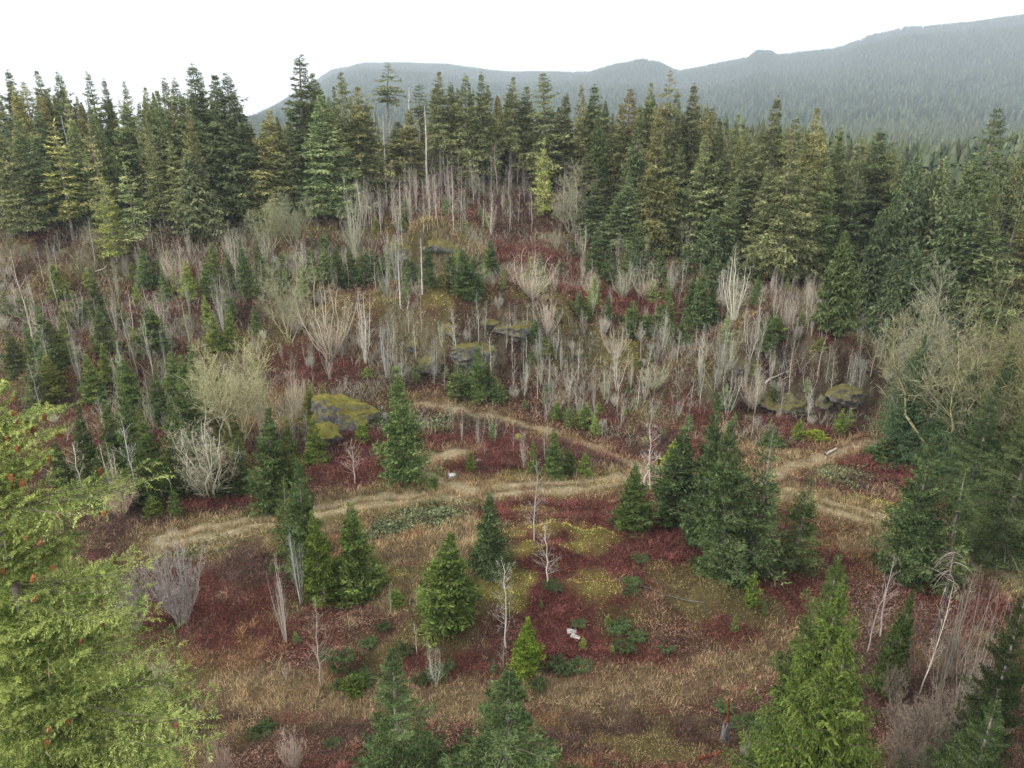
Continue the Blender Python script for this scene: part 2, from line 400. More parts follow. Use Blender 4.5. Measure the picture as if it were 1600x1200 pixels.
for _k, _m in ((1, 1.12), (2, 1.3), (5, 1.4), (8, 1.12), (9, 1.05), (0, 1.1), (7, 1.15)): PAL[_k] *= _m; PAL2[_k] *= _m
PALG = PAL * .7 + PAL2 * .3
def gpt(p): return np.array(ray(*p))
def poly(L):
    P = np.array([gpt(p) for p in L]); Q = []
    for a, b in zip(P[:-1], P[1:]):
        for t in np.linspace(0, 1, 6)[:-1]: Q.append(a + (b - a) * t)
    Q.append(P[-1]); return np.array(Q)
TR = [(poly(MAIN), 2.1, 1), (poly(UPPER), .75, 1), (poly(SPUR), 1.3, 5), (poly(RIGHT), 1.3, 1), (poly(LOWER), 1.25, 1)]
def dist_poly(P, x, y):
    best = np.full(x.shape, 1e9)
    for i in range(len(P) - 1):
        a, b = P[i], P[i + 1]; ab = b - a; L2 = max((ab ** 2).sum(), 1e-9)
        t = np.clip(((x - a[0]) * ab[0] + (y - a[1]) * ab[1]) / L2, 0, 1)
        best = np.minimum(best, np.hypot(x - a[0] - ab[0] * t, y - a[1] - ab[1] * t))
    return best
_tp = []
for _P2, _w, _k in TR: _tp.append(_P2)
# patches become ellipses on the ground, in metres
_E = []
for (u, v, ru, rv, k) in SPOTS:
    c = gpt((u, v)); zc = float(tz(c[0], c[1]))
    d = math.sqrt(c[0] ** 2 + c[1] ** 2 + (CAMZ - zc) ** 2)
    a1 = gpt((u, v - rv)); a2 = gpt((u, v + rv))
    ry = max(0.5 * np.hypot(*(a1 - a2)), rv * d / FPX)
    ry = min(ry, rv * d / FPX * 4)
    mid = (a1 + a2) / 2 if np.hypot(*(a1 - a2)) < rv * d / FPX * 8 else c
    rx = ru * d / FPX
    th = math.atan2(c[0], c[1])
    _E.append((mid[0], mid[1], rx, ry, th, k))
def cover(x, y):
    """kind weights -> two colours, plus trail and forest masks, at ground points"""
    n1 = fbm(x / 5 + 3, y / 5, 4); n2 = fbm(x / 9 + 40, y / 9 + 7, 4); n3 = fbm(x / 2.2 + 11, y / 2.2 + 5, 3)
    W = np.zeros(x.shape + (10,))
    slope = sstep(74, 84, y)
    W[..., 0] = .55; W[..., 8] = sstep(.45, .62, n1) * (1.1 - .75 * slope); W[..., 7] = sstep(.44, .58, n2) * (.9 + .8 * slope)
    W[..., 1] = sstep(.58, .68, n3) * .8; W[..., 3] = sstep(.52, .42, n2) * (.6 + .1 * slope); W[..., 2] = sstep(.56, .66, 1 - n1) * (.8 + .5 * slope)
    hump = fbm(x / 6.5, y / 6.5, 3)
    W[..., 2] += sstep(.52, .66, hump) * slope * .8; W[..., 7] += sstep(.46, .6, hump) * slope * 1.4; W[..., 8] += sstep(.47, .36, hump) * slope * .8; W[..., 3] += sstep(.42, .32, hump) * .5
    W /= W.sum(-1, keepdims=True)
    jit = (n3 - .5) * 1.5 + (n1 - .5) * .9
    for (cx, cyy, rx, ry, th, k) in _E:
        dx = x - cx; dy = y - cyy
        if k is None: continue
        m = (np.abs(dx) < rx * 1.7 + ry) & (np.abs(dy) < ry * 1.7 + rx)
        if not m.any(): continue
        c, s = math.cos(th), math.sin(th)
        a = (dx[m] * c - dy[m] * s) / rx; b = (dx[m] * s + dy[m] * c) / ry
        r = np.hypot(a, b) + jit[m]
        w = (sstep(1.12, .86, r) * .8)[:, None]
        Wm = W[m]; Wm = Wm * (1 - w); Wm[:, k] += w[:, 0]; W[m] = Wm
    trail = np.zeros(x.shape)
    for i, (P, wd, k) in enumerate(TR):
        dd = dist_poly(P, x, y)
        if i < 4:
            fr = sstep(wd * 2.0, wd * 1.0, dd + (n3 - .5) * 2.5)[..., None]     # grassy verge
            W = W * (1 - fr * .8); W[..., 1 if i != 0 else 1] += fr[..., 0] * .5; W[..., 2 if i == 0 else 9] += fr[..., 0] * .3
            co = sstep(wd * .95, wd * .45, dd + (n3 - .5) * .9)[..., None]
            if i == 0:   # two wheel ruts, grass between
                co = co * (0.12 + .88 * sstep(.75, .4, np.abs(dd - .95) + (n3 - .5) * .8))[..., None]
            W = W * (1 - co * .85); W[..., 5] += co[..., 0] * .85
            trail = np.maximum(trail, (dd < wd).astype(float))
        else:
            fr = sstep(wd * 2.2, wd * .6, dd + (n3 - .5) * 2.5)[..., None]
            W = W * (1 - fr * .82); W[..., 1] += fr[..., 0] * .82
    fo = np.maximum(sstep(118, 136, y + 8 * (n1 - .5) + np.where(x < -20, 6, 0) + 0.3 * np.clip(x, 0, 60) - 28 * np.exp(-((x + 8) / 22.) ** 2)), 0)[..., None]
    W = W * (1 - fo * .92); W[..., 6] += fo[..., 0] * .92
    return W / W.sum(-1, keepdims=True), trail
def cover_rgb(x, y, t):
    W, tr = cover(x, y)
    t = np.asarray(t)[..., None]
    return (W @ PAL) * (1 - t) + (W @ PAL2) * t, W, tr

# ------------------------------------------------------------------ the ground sheet
def axis(lo, hi, a, b, s, g=1.22, mx=60):
    c = list(np.arange(a, b + .01, s)); st = s; p = a
    pre = []
    while p > lo: st = min(st * g, mx); p -= st; pre.append(p)
    st = s; p = b; post = []
    while p < hi: st = min(st * g, mx); p += st; post.append(p)
    return np.array(pre[::-1] + c + post)
ax = axis(-6500, 6500, -118, 118, .5, mx=90); ay = axis(-150, 6200, 22, 200, .5, mx=90)
AX, AY = np.meshgrid(ax, ay, indexing='ij')
AZ = tz(AX, AY)
def build_ground():
    V = np.stack([AX, AY, AZ], -1).reshape(-1, 3)
    ny = len(ay); i, j = np.meshgrid(np.arange(len(ax) - 1), np.arange(ny - 1), indexing='ij')
    i = i.ravel(); j = j.ravel()
    F = np.stack([i * ny + j, (i + 1) * ny + j, (i + 1) * ny + j + 1, i * ny + j + 1], 1)
    x = V[:, 0]; y = V[:, 1]
    rgb = np.tile(np.array([.035, .045, .03]), (len(V), 1)); tr = np.zeros(len(V))
    near = (np.abs(x) < 200) & (y < 330)
    c, W, t = cover_rgb(x[near], y[near], np.full(near.sum(), .45)); rgb[near] = c * (.42 + .58 * W[:, 5:6]); tr[near] = t  # shade in the gaps between plants put into ground colour; bare dirt undarkened
    gx_ = np.gradient(AZ, ax, axis=0); gy_ = np.gradient(AZ, ay, axis=1); st = sstep(1.0, 1.7, np.hypot(gx_, gy_)).reshape(-1) * (fbm(x / 1.1, y / 1.1, 3) > .42)
    rk = np.array([.085, .078, .052]) * (.5 + 1.6 * fbm(x / .8 + 5, y / .8, 3))[:, None]
    rgb = np.where(near[:, None], rgb * (1 - st[:, None] * .7) + rk * st[:, None] * .7, rgb)
    fc = F.mean(1); cx = x[F].mean(1); cyy = y[F].mean(1)
    ft = tr[F].mean(1) > .5; fm = cyy > 620
    def part(mask, name, m, cov=True):
        f = F[mask]; ids, inv = np.unique(f, return_inverse=True)
        me = mk_mesh(name, V[ids], inv.reshape(-1, 4), [m], cover=rgb[ids] if cov else None, smooth=True)
        return tag(link(name, me), kind='structure')
    part(~ft & ~fm, "ground", M_GROUND)
    part(ft, "dirt_track", M_GROUND)
    part(fm, "mountain", M_GROUND)
build_ground()

# ------------------------------------------------------------------ tree builders (each returns trunk mesh, crown mesh)
def unit(a): return a / np.maximum(np.linalg.norm(a, axis=-1, keepdims=True), 1e-9)
def conifer(seed, H, R, cb=.05, nbr=150, ntw=9, nlf=3, lf=(.34, .11), lo=-.15, hi=.75, sag=.25, gap=.1, prof=.8, irr=.25,
            hang=.0, twl=.42, roll=.6, lean=0., trunk_r=None, fol=None, clump=0., top_dead=0., dead=0, extra=None, tpow=1.12, djit=.38, lmul=1., tuft=0, brush=0, qw=.65, name="conifer", gapw=.0):
    rng = np.random.default_rng(seed)
    tr = trunk_r or H * .011 + .03
    bend = rng.normal(0, .012 * H, 2) + np.array([lean * H, 0])
    ax_ = lambda t: np.stack([bend[0] * t ** 2, bend[1] * t ** 2, H * t], -1)
    tb = MB(); ts = np.linspace(0, 1, 10)
    P = ax_(ts); P[0, 2] -= .6
    R_ = tr * (1 - ts) ** .85 + .012; R_[0] *= 1.35
    tb.path(P, R_, 7 if H > 6 else 5, .5)
    # dead lower stubs on the bare stem
    cr = MB()
    if dead:
        h = rng.uniform(cb * .25, cb * 1.05, dead); az = rng.uniform(0, 2 * np.pi, dead); L = rng.uniform(.3, 1.0, dead) * R * .8
        p0 = ax_(h); d = np.stack([np.cos(az), np.sin(az), rng.uniform(-.4, .15, dead)], -1)
        cr.tubes(p0, p0 + d * L[:, None], .022 + .0009 * H, .006, 3, .6, 1)
    t = np.sort(rng.random(nbr) ** tpow)
    nw = max(6, int(nbr / 5.5)); tq = (np.round(t * nw) + rng.normal(0, .16, nbr)) / nw
    t = np.clip(t * (1 - qw) + tq * qw, 0, .995)
    az = (np.arange(nbr) * 2.39996 + rng.normal(0, .3, nbr))
    keep = rng.random(nbr) > gap
    secn = .5 + .5 * np.sin(az * 2 + t * 9 + rng.random() * 6) * np.sin(t * 23 + rng.random() * 6)
    if gapw: keep &= secn > gapw * rng.random(nbr)
    t = t[keep]; az = az[keep]; B = len(t)
    if hasattr(prof, '__call__'): pf = prof(t)
    else: pf = (1 - t) ** prof * (.55 + .45 * sstep(0, .16, t + .04))
    L = R * np.maximum(pf, .035) * (1 - irr * rng.random(B)) * (1 + irr * .5 * rng.normal(size=B) * .5)
    ph = rng.uniform(0, 6.28, 3); L = L * (1 + .22 * np.sin(az + ph[0]) + .14 * np.sin(2 * az + 7 * t + ph[1]) + .12 * np.sin(31 * t + ph[2]))
    L = np.maximum(L, .12)
    el = lo + (hi - lo) * t ** 1.2 + rng.normal(0, .08, B)
    if extra:
        ex_ = np.array(extra, float)
        t = np.concatenate([t, (ex_[:, 0] / H - cb) / (1 - cb)]); az = np.concatenate([az, ex_[:, 1]])
        L = np.concatenate([L, ex_[:, 2]]); el = np.concatenate([el, ex_[:, 3]]); B = len(t)
    h = cb + (1 - cb) * t
    P0 = ax_(h)
    dh = np.stack([np.cos(az), np.sin(az), np.zeros(B)], -1); pp = np.stack([-np.sin(az), np.cos(az), np.zeros(B)], -1)
    curve = rng.normal(0, .12, B)
    def bp(s):   # s: (...,) broadcast over branches on axis 0
        s = np.asarray(s)
        a = (L.reshape((B,) + (1,) * (s.ndim - 1)) * s)[..., None]
        ex = lambda q: q.reshape((B,) + (1,) * (s.ndim - 1) + (3,))
        zz = (np.sin(el) [:, ] ).reshape((B,) + (1,) * (s.ndim - 1))
        lift = (L.reshape((B,) + (1,) * (s.ndim - 1)) * (s * zz - sag * (1 - t).reshape((B,) + (1,) * (s.ndim - 1)) * (s ** 1.5) + .35 * sag * s ** 4))
        return ex(P0) + a * ex(dh * np.cos(el)[:, None]) + (a * s[..., None]) * ex(pp * curve[:, None]) + lift[..., None] * np.array([0, 0, 1.])
    S = np.tile(np.array([0, .4, .75, 1.]), (B, 1)); Q = bp(S)
    rb = (.008 + L * .011) * (.5 if brush else 1)
    for k in range(3): cr.tubes(Q[:, k], Q[:, k + 1], rb * (1 - .3 * k), rb * (.7 - .3 * k) + .002, 3, .3, 1)
    # twigs
    s = (np.linspace(.14, 1., ntw)[None] + rng.normal(0, .025, (B, ntw))).clip(.08, 1)
    s = np.repeat(s[:, :, None], 2, 2) + rng.normal(0, .02, (B, ntw, 2)); s = s.clip(.05, 1)
    base = bp(s); nxt = bp(np.clip(s + .04, 0, 1.05)); bd = unit(nxt - base)
    sgn = np.array([-1, 1.])[None, None, :, None]
    side = pp[:, None, None] * sgn
    ang = rng.normal(.95, .18, (B, ntw, 2))[..., None]
    td = unit(bd * np.cos(ang) + side * np.sin(ang) + np.array([0, 0, 1.]) * (rng.normal(-.02 - hang, .16, (B, ntw, 2)))[..., None])
    wl = L[:, None, None] * twl * (np.clip(1.02 - s, 0, 1) ** .7 + .22) * rng.uniform(.65, 1.15, (B, ntw, 2))
    wl = np.maximum(wl, lf[0] * .6)
    f = (np.linspace(0, .92, nlf))[None, None, None] + rng.normal(0, .05, (B, ntw, 2, nlf))
    if tuft: f = np.where(rng.random(f.shape) < .75, 1 - np.abs(rng.normal(0, .22, f.shape)), f)
    C = base[..., None, :] + td[..., None, :] * (wl[..., None] * f)[..., None]
    C = C + np.array([0, 0, -1.]) * ((hang * .5 + .08) * wl[..., None] * f ** 2)[..., None]
    if tuft: C = C + rng.normal(0, tuft, C.shape)
    D = unit(td[..., None, :] + rng.normal(0, djit, C.shape) + np.array([0, 0, -hang]))
    sz = rng.uniform(.65, 1.3, f.shape) * (.4 + .6 * np.clip((1 - t) * 2.2, 0, 1))[:, None, None, None]
    btone = rng.random(B)[:, None, None, None]
    tn = np.clip(.12 + .5 * btone + rng.normal(0, .18, f.shape), 0, 1)
    if clump: tn = np.clip(tn + clump * (rng.random((B, ntw, 2))[..., None] - .5), 0, 1)
    Lref = R * .55
    kp = (rng.random(f.shape) < np.clip(L / Lref, .22, 1)[:, None, None, None] * lmul) | (s[..., None] > .9)
    if brush:    # needles set all round each twig, pointing forward
        T_ = np.broadcast_to(td[..., None, :], C.shape); rv = rng.normal(0, 1, C.shape); rv = rv - (rv * T_).sum(-1, keepdims=True) * T_
        D = unit(T_ * .75 + unit(rv) * brush)
    C, D, sz, tn = C[kp], D[kp], sz[kp], tn[kp]
    conifer.tips = bp(np.full((B, 1), 1.))[:, 0]; conifer.tips2 = base.reshape(-1, 3) + (td * wl[..., None]).reshape(-1, 3)
    if top_dead:
        hh = (C[:, 2] / H) < 1 - top_dead
        C, D, sz, tn = C[hh], D[hh], sz[hh], tn[hh]
    cr.leaves(C, D, lf[0] * sz, lf[1] * sz, rng, roll, tn)
    # leader
    m = 10
    hz = ax_(np.linspace(.93, .995, m)); a = rng.uniform(0, 6.28, m)
    if not top_dead: cr.leaves(hz, np.stack([np.cos(a), np.sin(a), np.full(m, 1.1)], -1), lf[0] * .8, lf[1] * .8, rng, .5, .6)
    return tb.mesh(name + "_trunk", [M_BARK]), cr.mesh(name + "_crown", [fol or M_FIR, M_LIMB])

def bare(seed, H, n=6, spread=.35, nb=14, ntw=5, r=.05, bark=None, twig=None, curl=.1, low=.15, twl=.5, brl=.35, arch=0., single=False, upt=.9, tw_r=.009):
    rng = np.random.default_rng(seed)
    tb = MB(); cr = MB()
    for i in range(n):
        az = i * 2.39996 + rng.normal(0, .35); sp = spread * (rng.uniform(.08, 1.) if n > 1 else .25)
        h = H * (rng.uniform(.55, 1.) if i else 1.) * (1 - .45 * (sp - .25 * spread) / .75 * (spread > .4))
        k = 9; ts = np.linspace(0, 1, k)
        w = np.cumsum(rng.normal(0, curl * h / k * .5, (k, 2)), 0)
        out = sp * h * (ts * (.9 if arch else 1.4) - (0.6 * ts ** 2 if not arch else 0))
        r0 = rng.uniform(0, .06 * h * spread + .02 * (n > 1), 1)
        rr_tone = rng.random()
        P = np.stack([np.cos(az) * (out + r0) + w[:, 0], np.sin(az) * (out + r0) + w[:, 1], h * (ts - arch * ts ** 2.2)], -1)
        P[0, 2] -= .3
        rr = r * (h / H) ** 1.2 * (rng.uniform(.6, 1.1) if n > 1 else 1)
        tb.path(P, rr * (1 - ts) ** .8 + .006, 5, rng.random())
        # limbs
        s = rng.uniform(low, .98, nb); s = np.sort(s)
        b0 = np.stack([np.interp(s, ts, P[:, c]) for c in range(3)], -1)
        a2 = rng.uniform(0, 6.283, nb); stem = unit(P[-1] - P[2])
        d = unit(np.stack([np.cos(a2), np.sin(a2), np.full(nb, upt)], -1) + stem * .5)
        Lb = h * brl * (1.05 - s) ** .7 * rng.uniform(.5, 1.1, nb) + .05 * h
        mid = b0 + d * (Lb * .5)[:, None]; d2 = unit(d + rng.normal(0, .2, d.shape) + np.array([0, 0, .25])); end = mid + d2 * (Lb * .5)[:, None]
        rb = rr * .34 * (1.1 - s) + tw_r * .6
        cr.tubes(b0, mid, rb, rb * .6, 3, rng.random(nb), 0); cr.tubes(mid, end, rb * .6, tw_r * .4, 3, rng.random(nb), 0)
        # twigs
        f = rng.uniform(.2, 1., (nb, ntw))[..., None]
        c0 = np.where(f < .5, b0[:, None] + (mid - b0)[:, None] * f * 2, mid[:, None] + (end - mid)[:, None] * (f * 2 - 1))
        td = unit(d2[:, None] + rng.normal(0, .62, (nb, ntw, 3)) + np.array([0, 0, .25]))
        tl = (Lb[:, None] * twl * rng.uniform(.4, 1.1, (nb, ntw)))
        e0 = c0 + td * tl[..., None]
        cr.leaves(c0, td, tl.ravel(), tw_r * 2.6, rng, .8, rng.random(nb * ntw))
        for q in range(2):
            td2 = unit(td + rng.normal(0, .55, td.shape)); c1 = c0 + td * (tl * rng.uniform(.3, .8, tl.shape))[..., None]
            cr.leaves(c1, td2, (tl * .6).ravel(), tw_r * 2.1, rng, .8, rng.random(nb * ntw))
    return tb.mesh("bare_trunk", [bark or M_PALE]), cr.mesh("bare_crown", [twig or M_TWIG])

PR = {}   # prototypes: key -> list of (height, crown radius, trunk mesh, crown mesh)
def proto(key, H, R, meshes): PR.setdefault(key, []).append((H, R, *meshes))
for i in range(4):   # young firs, middle distance
    proto("young", 9., 2.4, conifer(10 + i, 9., 2.4, cb=.03, nbr=210, ntw=11, nlf=4, lf=(.30, .10), gap=.14, irr=.42, clump=.4, hi=.8, lo=-.02, sag=.3, prof=.92, djit=.5))
for i in range(3):   # looser young firs whose stem shows
    proto("loose", 9., 2.2, conifer(20 + i, 9., 2.2, cb=.04, nbr=130, ntw=10, nlf=3, lf=(.30, .08), gap=.2, irr=.4, clump=.3, hi=.85, lo=-.05, sag=.3, prof=.9, djit=.5))
for i in range(3):   # near firs, finer
    proto("near", 9., 2.6, conifer(30 + i, 9., 2.6, cb=.03, nbr=240, ntw=16, nlf=8, lf=(.19, .055), gap=.12, irr=.42, clump=.4, hi=.85, lo=.0, sag=.28, roll=.9, prof=.85, djit=.6))
for i in range(3):
    proto("small", 3., 1.0, conifer(40 + i, 3., 1.0, cb=.02, nbr=60, ntw=7, nlf=3, lf=(.22, .085), gap=.05, irr=.25, clump=.3, hi=1., lo=.1, sag=.2))
for i in range(5):   # dark forest conifers with bare lower stems
    proto("forest", 28., 4.6, conifer(50 + i, 28., 4.6, cb=[.3, .18, .38, .25, .12][i], nbr=230, ntw=9, nlf=7, lf=(.52, .16), gap=.12, gapw=.5, irr=.6, prof=.85, hi=.45, lo=-.25, sag=.5, clump=.5, dead=22, trunk_r=.32, roll=1., qw=.15, hang=.3, djit=.6))
for i in range(4):   # fuller second-growth firs
    proto("full", 22., 4.2, conifer(60 + i, 22., 4.2, cb=.1, nbr=260, ntw=9, nlf=7, lf=(.46, .14), gap=.08, irr=.4, prof=.9, hi=.6, lo=-.15, sag=.4, clump=.55, dead=8, trunk_r=.22, hang=.3, roll=1., qw=.2, djit=.6))
for i in range(3):   # spindly, gappy ones
    proto("spindly", 20., 2.8, conifer(70 + i, 20., 2.8, cb=.25, nbr=110, ntw=8, nlf=3, lf=(.5, .15), gap=.25, gapw=.4, irr=.6, prof=.75, hi=.5, lo=-.3, sag=.4, clump=.3, dead=30, trunk_r=.17))
for i in range(3):   # cedars at forest scale
    proto("cedar", 18., 4.2, conifer(80 + i, 18., 4.2, cb=.05, nbr=300, ntw=9, nlf=4, lf=(.55, .22), gap=.03, irr=.3, prof=.75, hi=.9, lo=.1, sag=.55, clump=.45, hang=.7, fol=M_CEDAR, twl=.35, roll=.9))
for i in range(2):   # tall firs nearest the camera
    proto("huge", 17., 4.4, conifer(95 + i, 17., 4.4, cb=.03, nbr=330, ntw=24, nlf=10, lf=(.17, .045), gap=.1, irr=.4, clump=.5, hi=.85, lo=.0, sag=.3, roll=1., prof=.8, djit=.7, twl=.38))
for i in range(2):   # the near cedar
    proto("cedar_near", 19., 4.8, conifer(90 + i, 19., 4.8, cb=.02, nbr=560, ntw=19, nlf=9, lf=(.20, .06), gap=.03, irr=.5, prof=.8, hi=.85, lo=.15, sag=.6, clump=.6, hang=.6, fol=M_CEDAR, twl=.33, roll=.9))
for i in range(2):   # tall poles that keep only a tuft at the top
    proto("tuft", 26., 2.6, conifer(100 + i, 26., 2.6, cb=.62, nbr=70, ntw=7, nlf=3, lf=(.6, .18), gap=.15, irr=.6, prof=.5, hi=.5, lo=-.3, sag=.4, dead=24, trunk_r=.26))
for i in range(4):   # fans of bare stems
    proto("fan", 7., 2.3, bare(110 + i, 7., n=20, spread=.62, nb=22, ntw=5, r=.042, low=.06, brl=.25, tw_r=.0042, upt=.6, curl=.28))
for i in range(3):   # upright clump of straight stems
    proto("upright", 7., 1.4, bare(120 + i, 7., n=8, spread=.22, nb=16, ntw=4, r=.045, low=.2, brl=.17, tw_r=.0045))
for i in range(4):   # loose wispy clump
    proto("wispy", 5., 1.3, bare(125 + i, 5., n=5, spread=.3, nb=20, ntw=5, r=.035, low=.12, brl=.24, tw_r=.0045, upt=.7, curl=.22))
for i in range(4):   # one thin sapling
    proto("sapling", 6., .9, bare(130 + i, 6., n=1, spread=.15, nb=26, ntw=5, r=.045, low=.15, brl=.2, tw_r=.005, upt=.5, curl=.16))
for i in range(3):   # low bushy grey shrub
    proto("shrub", 2.6, 1.4, bare(140 + i, 2.6, n=26, spread=.8, nb=11, ntw=6, r=.017, low=.15, brl=.38, curl=.25, upt=.6, tw_r=.006))
for i in range(3):   # crowned mossy broadleaf
    proto("mossy", 12., 4., bare(150 + i, 12., n=7, spread=.6, nb=44, ntw=8, r=.15, bark=M_MOSSBARK, twig=M_LICHEN, low=.35, brl=.40, curl=.4, upt=.3, tw_r=.012))
proto("arching", 3.2, 2.4, bare(160, 3.2, n=34, spread=1.0, nb=7, ntw=4, r=.02, low=.25, brl=.3, arch=.62, upt=.3, tw_r=.008))
proto("arching", 3.2, 2.4, bare(161, 3.2, n=34, spread=1.0, nb=7, ntw=4, r=.02, low=.25, brl=.3, arch=.55, upt=.3, tw_r=.008))
def pole(seed, H, r, nst):
    rng = np.random.default_rng(seed); b = MB(); ts = np.linspace(0, 1, 9)
    P = np.stack([np.cumsum(rng.normal(0, .05, 9)), np.cumsum(rng.normal(0, .05, 9)), ts * H], -1); P[0, 2] -= .5
    b.path(P, r * (1 - .75 * ts), 7, .5)
    c = MB(); s = rng.uniform(.2, .98, nst); a = rng.uniform(0, 6.28, nst)
    p0 = np.stack([np.interp(s, ts, P[:, k]) for k in range(3)], -1)
    c.tubes(p0, p0 + np.stack([np.cos(a), np.sin(a), rng.uniform(-.5, .3, nst)], -1) * rng.uniform(.3, 1.3, nst)[:, None], .035, .012, 3, .5)
    return b.mesh("pole_trunk", [M_PALE]), c.mesh("pole_stubs", [M_TWIG])
for i in range(3): proto("pole", 16., .8, pole(170 + i, 16., .2, 26))

# ------------------------------------------------------------------ placing things
NAMES = dict(young=("fir_tree", "fir tree"), loose=("fir_tree", "fir tree"), near=("fir_tree", "fir tree"), small=("fir_sapling", "fir sapling"), huge=("fir_tree", "fir tree"),
             forest=("tall_conifer", "conifer"), full=("tall_conifer", "conifer"), spindly=("tall_conifer", "conifer"), tuft=("tall_conifer", "conifer"),
             cedar=("cedar_tree", "cedar"), cedar_near=("cedar_tree", "cedar"), fan=("bare_tree", "bare tree"), upright=("bare_tree", "bare tree"),
             sapling=("bare_sapling", "bare sapling"), wispy=("bare_tree", "bare tree"), shrub=("bare_shrub", "shrub"), mossy=("mossy_tree", "mossy tree"), arching=("bare_shrub", "shrub"), pole=("dead_tree", "dead tree"))
PLACED = []
def put(key, x, y, H, wr=None, tint=(1, 1, 1), bt=(1, 1, 1), label=None, group=None, phrase=None, rot=None, var=None, zoff=0.):
    """stand one tree at (x, y), H metres high; wr = crown radius in metres"""
    pl = PR[key]; v = RNG.integers(len(pl)) if var is None else var % len(pl)
    h0, r0, tm, cm = pl[v]
    s = H / h0; sr = s if wr is None else wr / r0
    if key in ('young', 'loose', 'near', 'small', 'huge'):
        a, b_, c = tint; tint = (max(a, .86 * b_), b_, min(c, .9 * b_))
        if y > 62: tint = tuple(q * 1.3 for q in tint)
    if key in ('forest', 'full'): sr *= RNG.uniform(.85, 1.35)
    if key in ('forest', 'full', 'spindly', 'tuft'):
        a, b_, c = tint; k = RNG.uniform(1.05, 1.4) * (1.1 if x < -25 else 1); tint = (max(a, .95 * b_) * k, b_ * k * .98, min(c, 1.0 * b_) * k)
    if key == 'cedar': tint = (max(tint[0], .95 * tint[1]) * .95, tint[1] * .9, tint[2] * .95)
    nm, cat = NAMES[key]
    e = bpy.data.objects.new(nm, None); COL.objects.link(e); e.empty_display_size = .2
    e.location = (x, y, float(tz(x, y)) - .05 + zoff)
    e.rotation_euler = (RNG.normal(0, .015), RNG.normal(0, .015), RNG.uniform(0, 6.283) if rot is None else rot)
    e.scale = (sr, sr, s)
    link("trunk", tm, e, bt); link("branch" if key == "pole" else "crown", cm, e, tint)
    tag(e, label, cat, group)
    PLACED.append(dict(o=e, key=key, x=x, y=y, H=H, label=label, group=group, phrase=phrase, tint=tint))
    return e
WID = dict(young=1.3, loose=1.3, near=1.25, huge=1.15, small=1.25, forest=1.5, full=1.4, spindly=1.2, cedar=1.2, cedar_near=1.15, tuft=1.3, fan=1.15, upright=1.1, wispy=1.1, sapling=1.2, shrub=1.1, mossy=1.15, arching=1., pole=1.)
def solve(ut, vt, vb):
    """ground spot and height of a tree whose top is seen at (ut, vt) and whose foot is on photo row vb"""
    ub = ut
    for _ in range(5):
        x, y = ray(ub, vb)
        cyy = (600 - vt) / FPX
        zt = CAMZ + y * (-ST + cyy * CT) / (CT + cyy * ST)
        xt = (ut - 800) / FPX * y / (CT + cyy * ST)
        ub += (xt - x) * FPX / math.hypot(y, CAMZ) * .9
    return xt, y, max(zt - float(tz(xt, y)), .8)
def T(key, ut, vt, vb, w, tint=(1, 1, 1), label=None, **k):
    """tree from photo: top (ut,vt), foot row vb, crown width w in photo pixels"""
    x, y, H = solve(ut, vt, vb)
    z = float(tz(x, y)) + H * .4
    d = y * CT - (z - CAMZ) * ST
    return put(key, x, y, H, w / 2 * d / FPX * WID[key], tint, label=label, **k)

# ------------------------------------------------------------------ colours of crowns (multiplied with the needle colour)
G = (1, 1, 1); BL = (1.0, 1.2, 1.25); BLG = (1.05, 1.2, 1.15); YG = (1.5, 1.35, .75); DK = (.74, .8, .8); DK2 = (.92, .93, .85)
PY = (1.8, 1.6, 1.25); OLV = (1.25, 1.15, .85); BRN = (1.2, 1.08, .85); BRT = (1.15, 1.45, .75); GRY = (1.35, 1.3, 1.3)

# ---- firs and cedars one can single out
T("young", 620, 573, 752, 80, (1.05, 1.25, .95), "tall narrow fir standing alone in crimson bramble above the track bend", var=0)
T("young", 992, 725, 825, 62, (.8, 1.05, .7), "bushy dark green young fir below the forked white birch", var=1)
T("young", 762, 770, 888, 66, (.75, .95, .85), "dark fir on the left of the crimson knoll below the grassy track", var=2)
T("young", 698, 838, 975, 100, (.95, 1.2, .7), "broad green fir on the mossy knoll in the middle of the clearing", var=3)
T("young", 822, 965, 1052, 52, (1.15, 1.65, .55), "small bright green fir below the pale sapling on the knoll", var=0)
T("young", 545, 788, 928, 84, (1.0, 1.2, .72), "wide fir just below the pale grass verge, right of the blue-tipped pair", var=1)
T("near", 1128, 618, 812, 70, (.7, 1.0, 1.1), "tallest blue-green fir at the back of the big fir clump")
T("young", 1072, 668, 815, 92, (.75, 1.0, .95), "fir on the left flank of the big fir clump beside the birch", var=0)
T("near", 1152, 665, 895, 118, (.85, 1.1, 1.1), "broad silvery fir in front of the big fir clump, touching the ground widest")
T("loose", 1207, 668, 892, 92, (.85, 1.15, 1.1), "thin blue-tipped fir with see-through top right of the big clump", var=0)
T("loose", 1262, 745, 892, 80, (.85, 1.0, .75), "rightmost olive green fir of the big clump beside the dirt track", var=1)
T("young", 1110, 690, 850, 70, (.75, .95, .85), "shaded fir filled in between the clump's left and front firs", var=2)
T("small", 1057, 690, 740, 42, (1.7, 1.7, .7), "yellow-green sapling peeking out behind the left of the fir clump")
T("small", 1180, 895, 945, 26, (.9, 1.4, .6), "little green fir in the crimson bramble right under the big fir clump")
T("near", 1462, 678, 905, 100, (.85, 1.1, 1.1), "silver-tipped fir beside the track at the right, tiers of wide boughs")
T("loose", 1512, 735, 915, 90, (.8, 1.0, .85), "thin fir leaning against the silver-tipped fir's right side", var=2)
T("huge", 1320, 860, 1290, 210, (.85, 1.15, .8), "dense fir top rising out of the bright cedar at the bottom right")
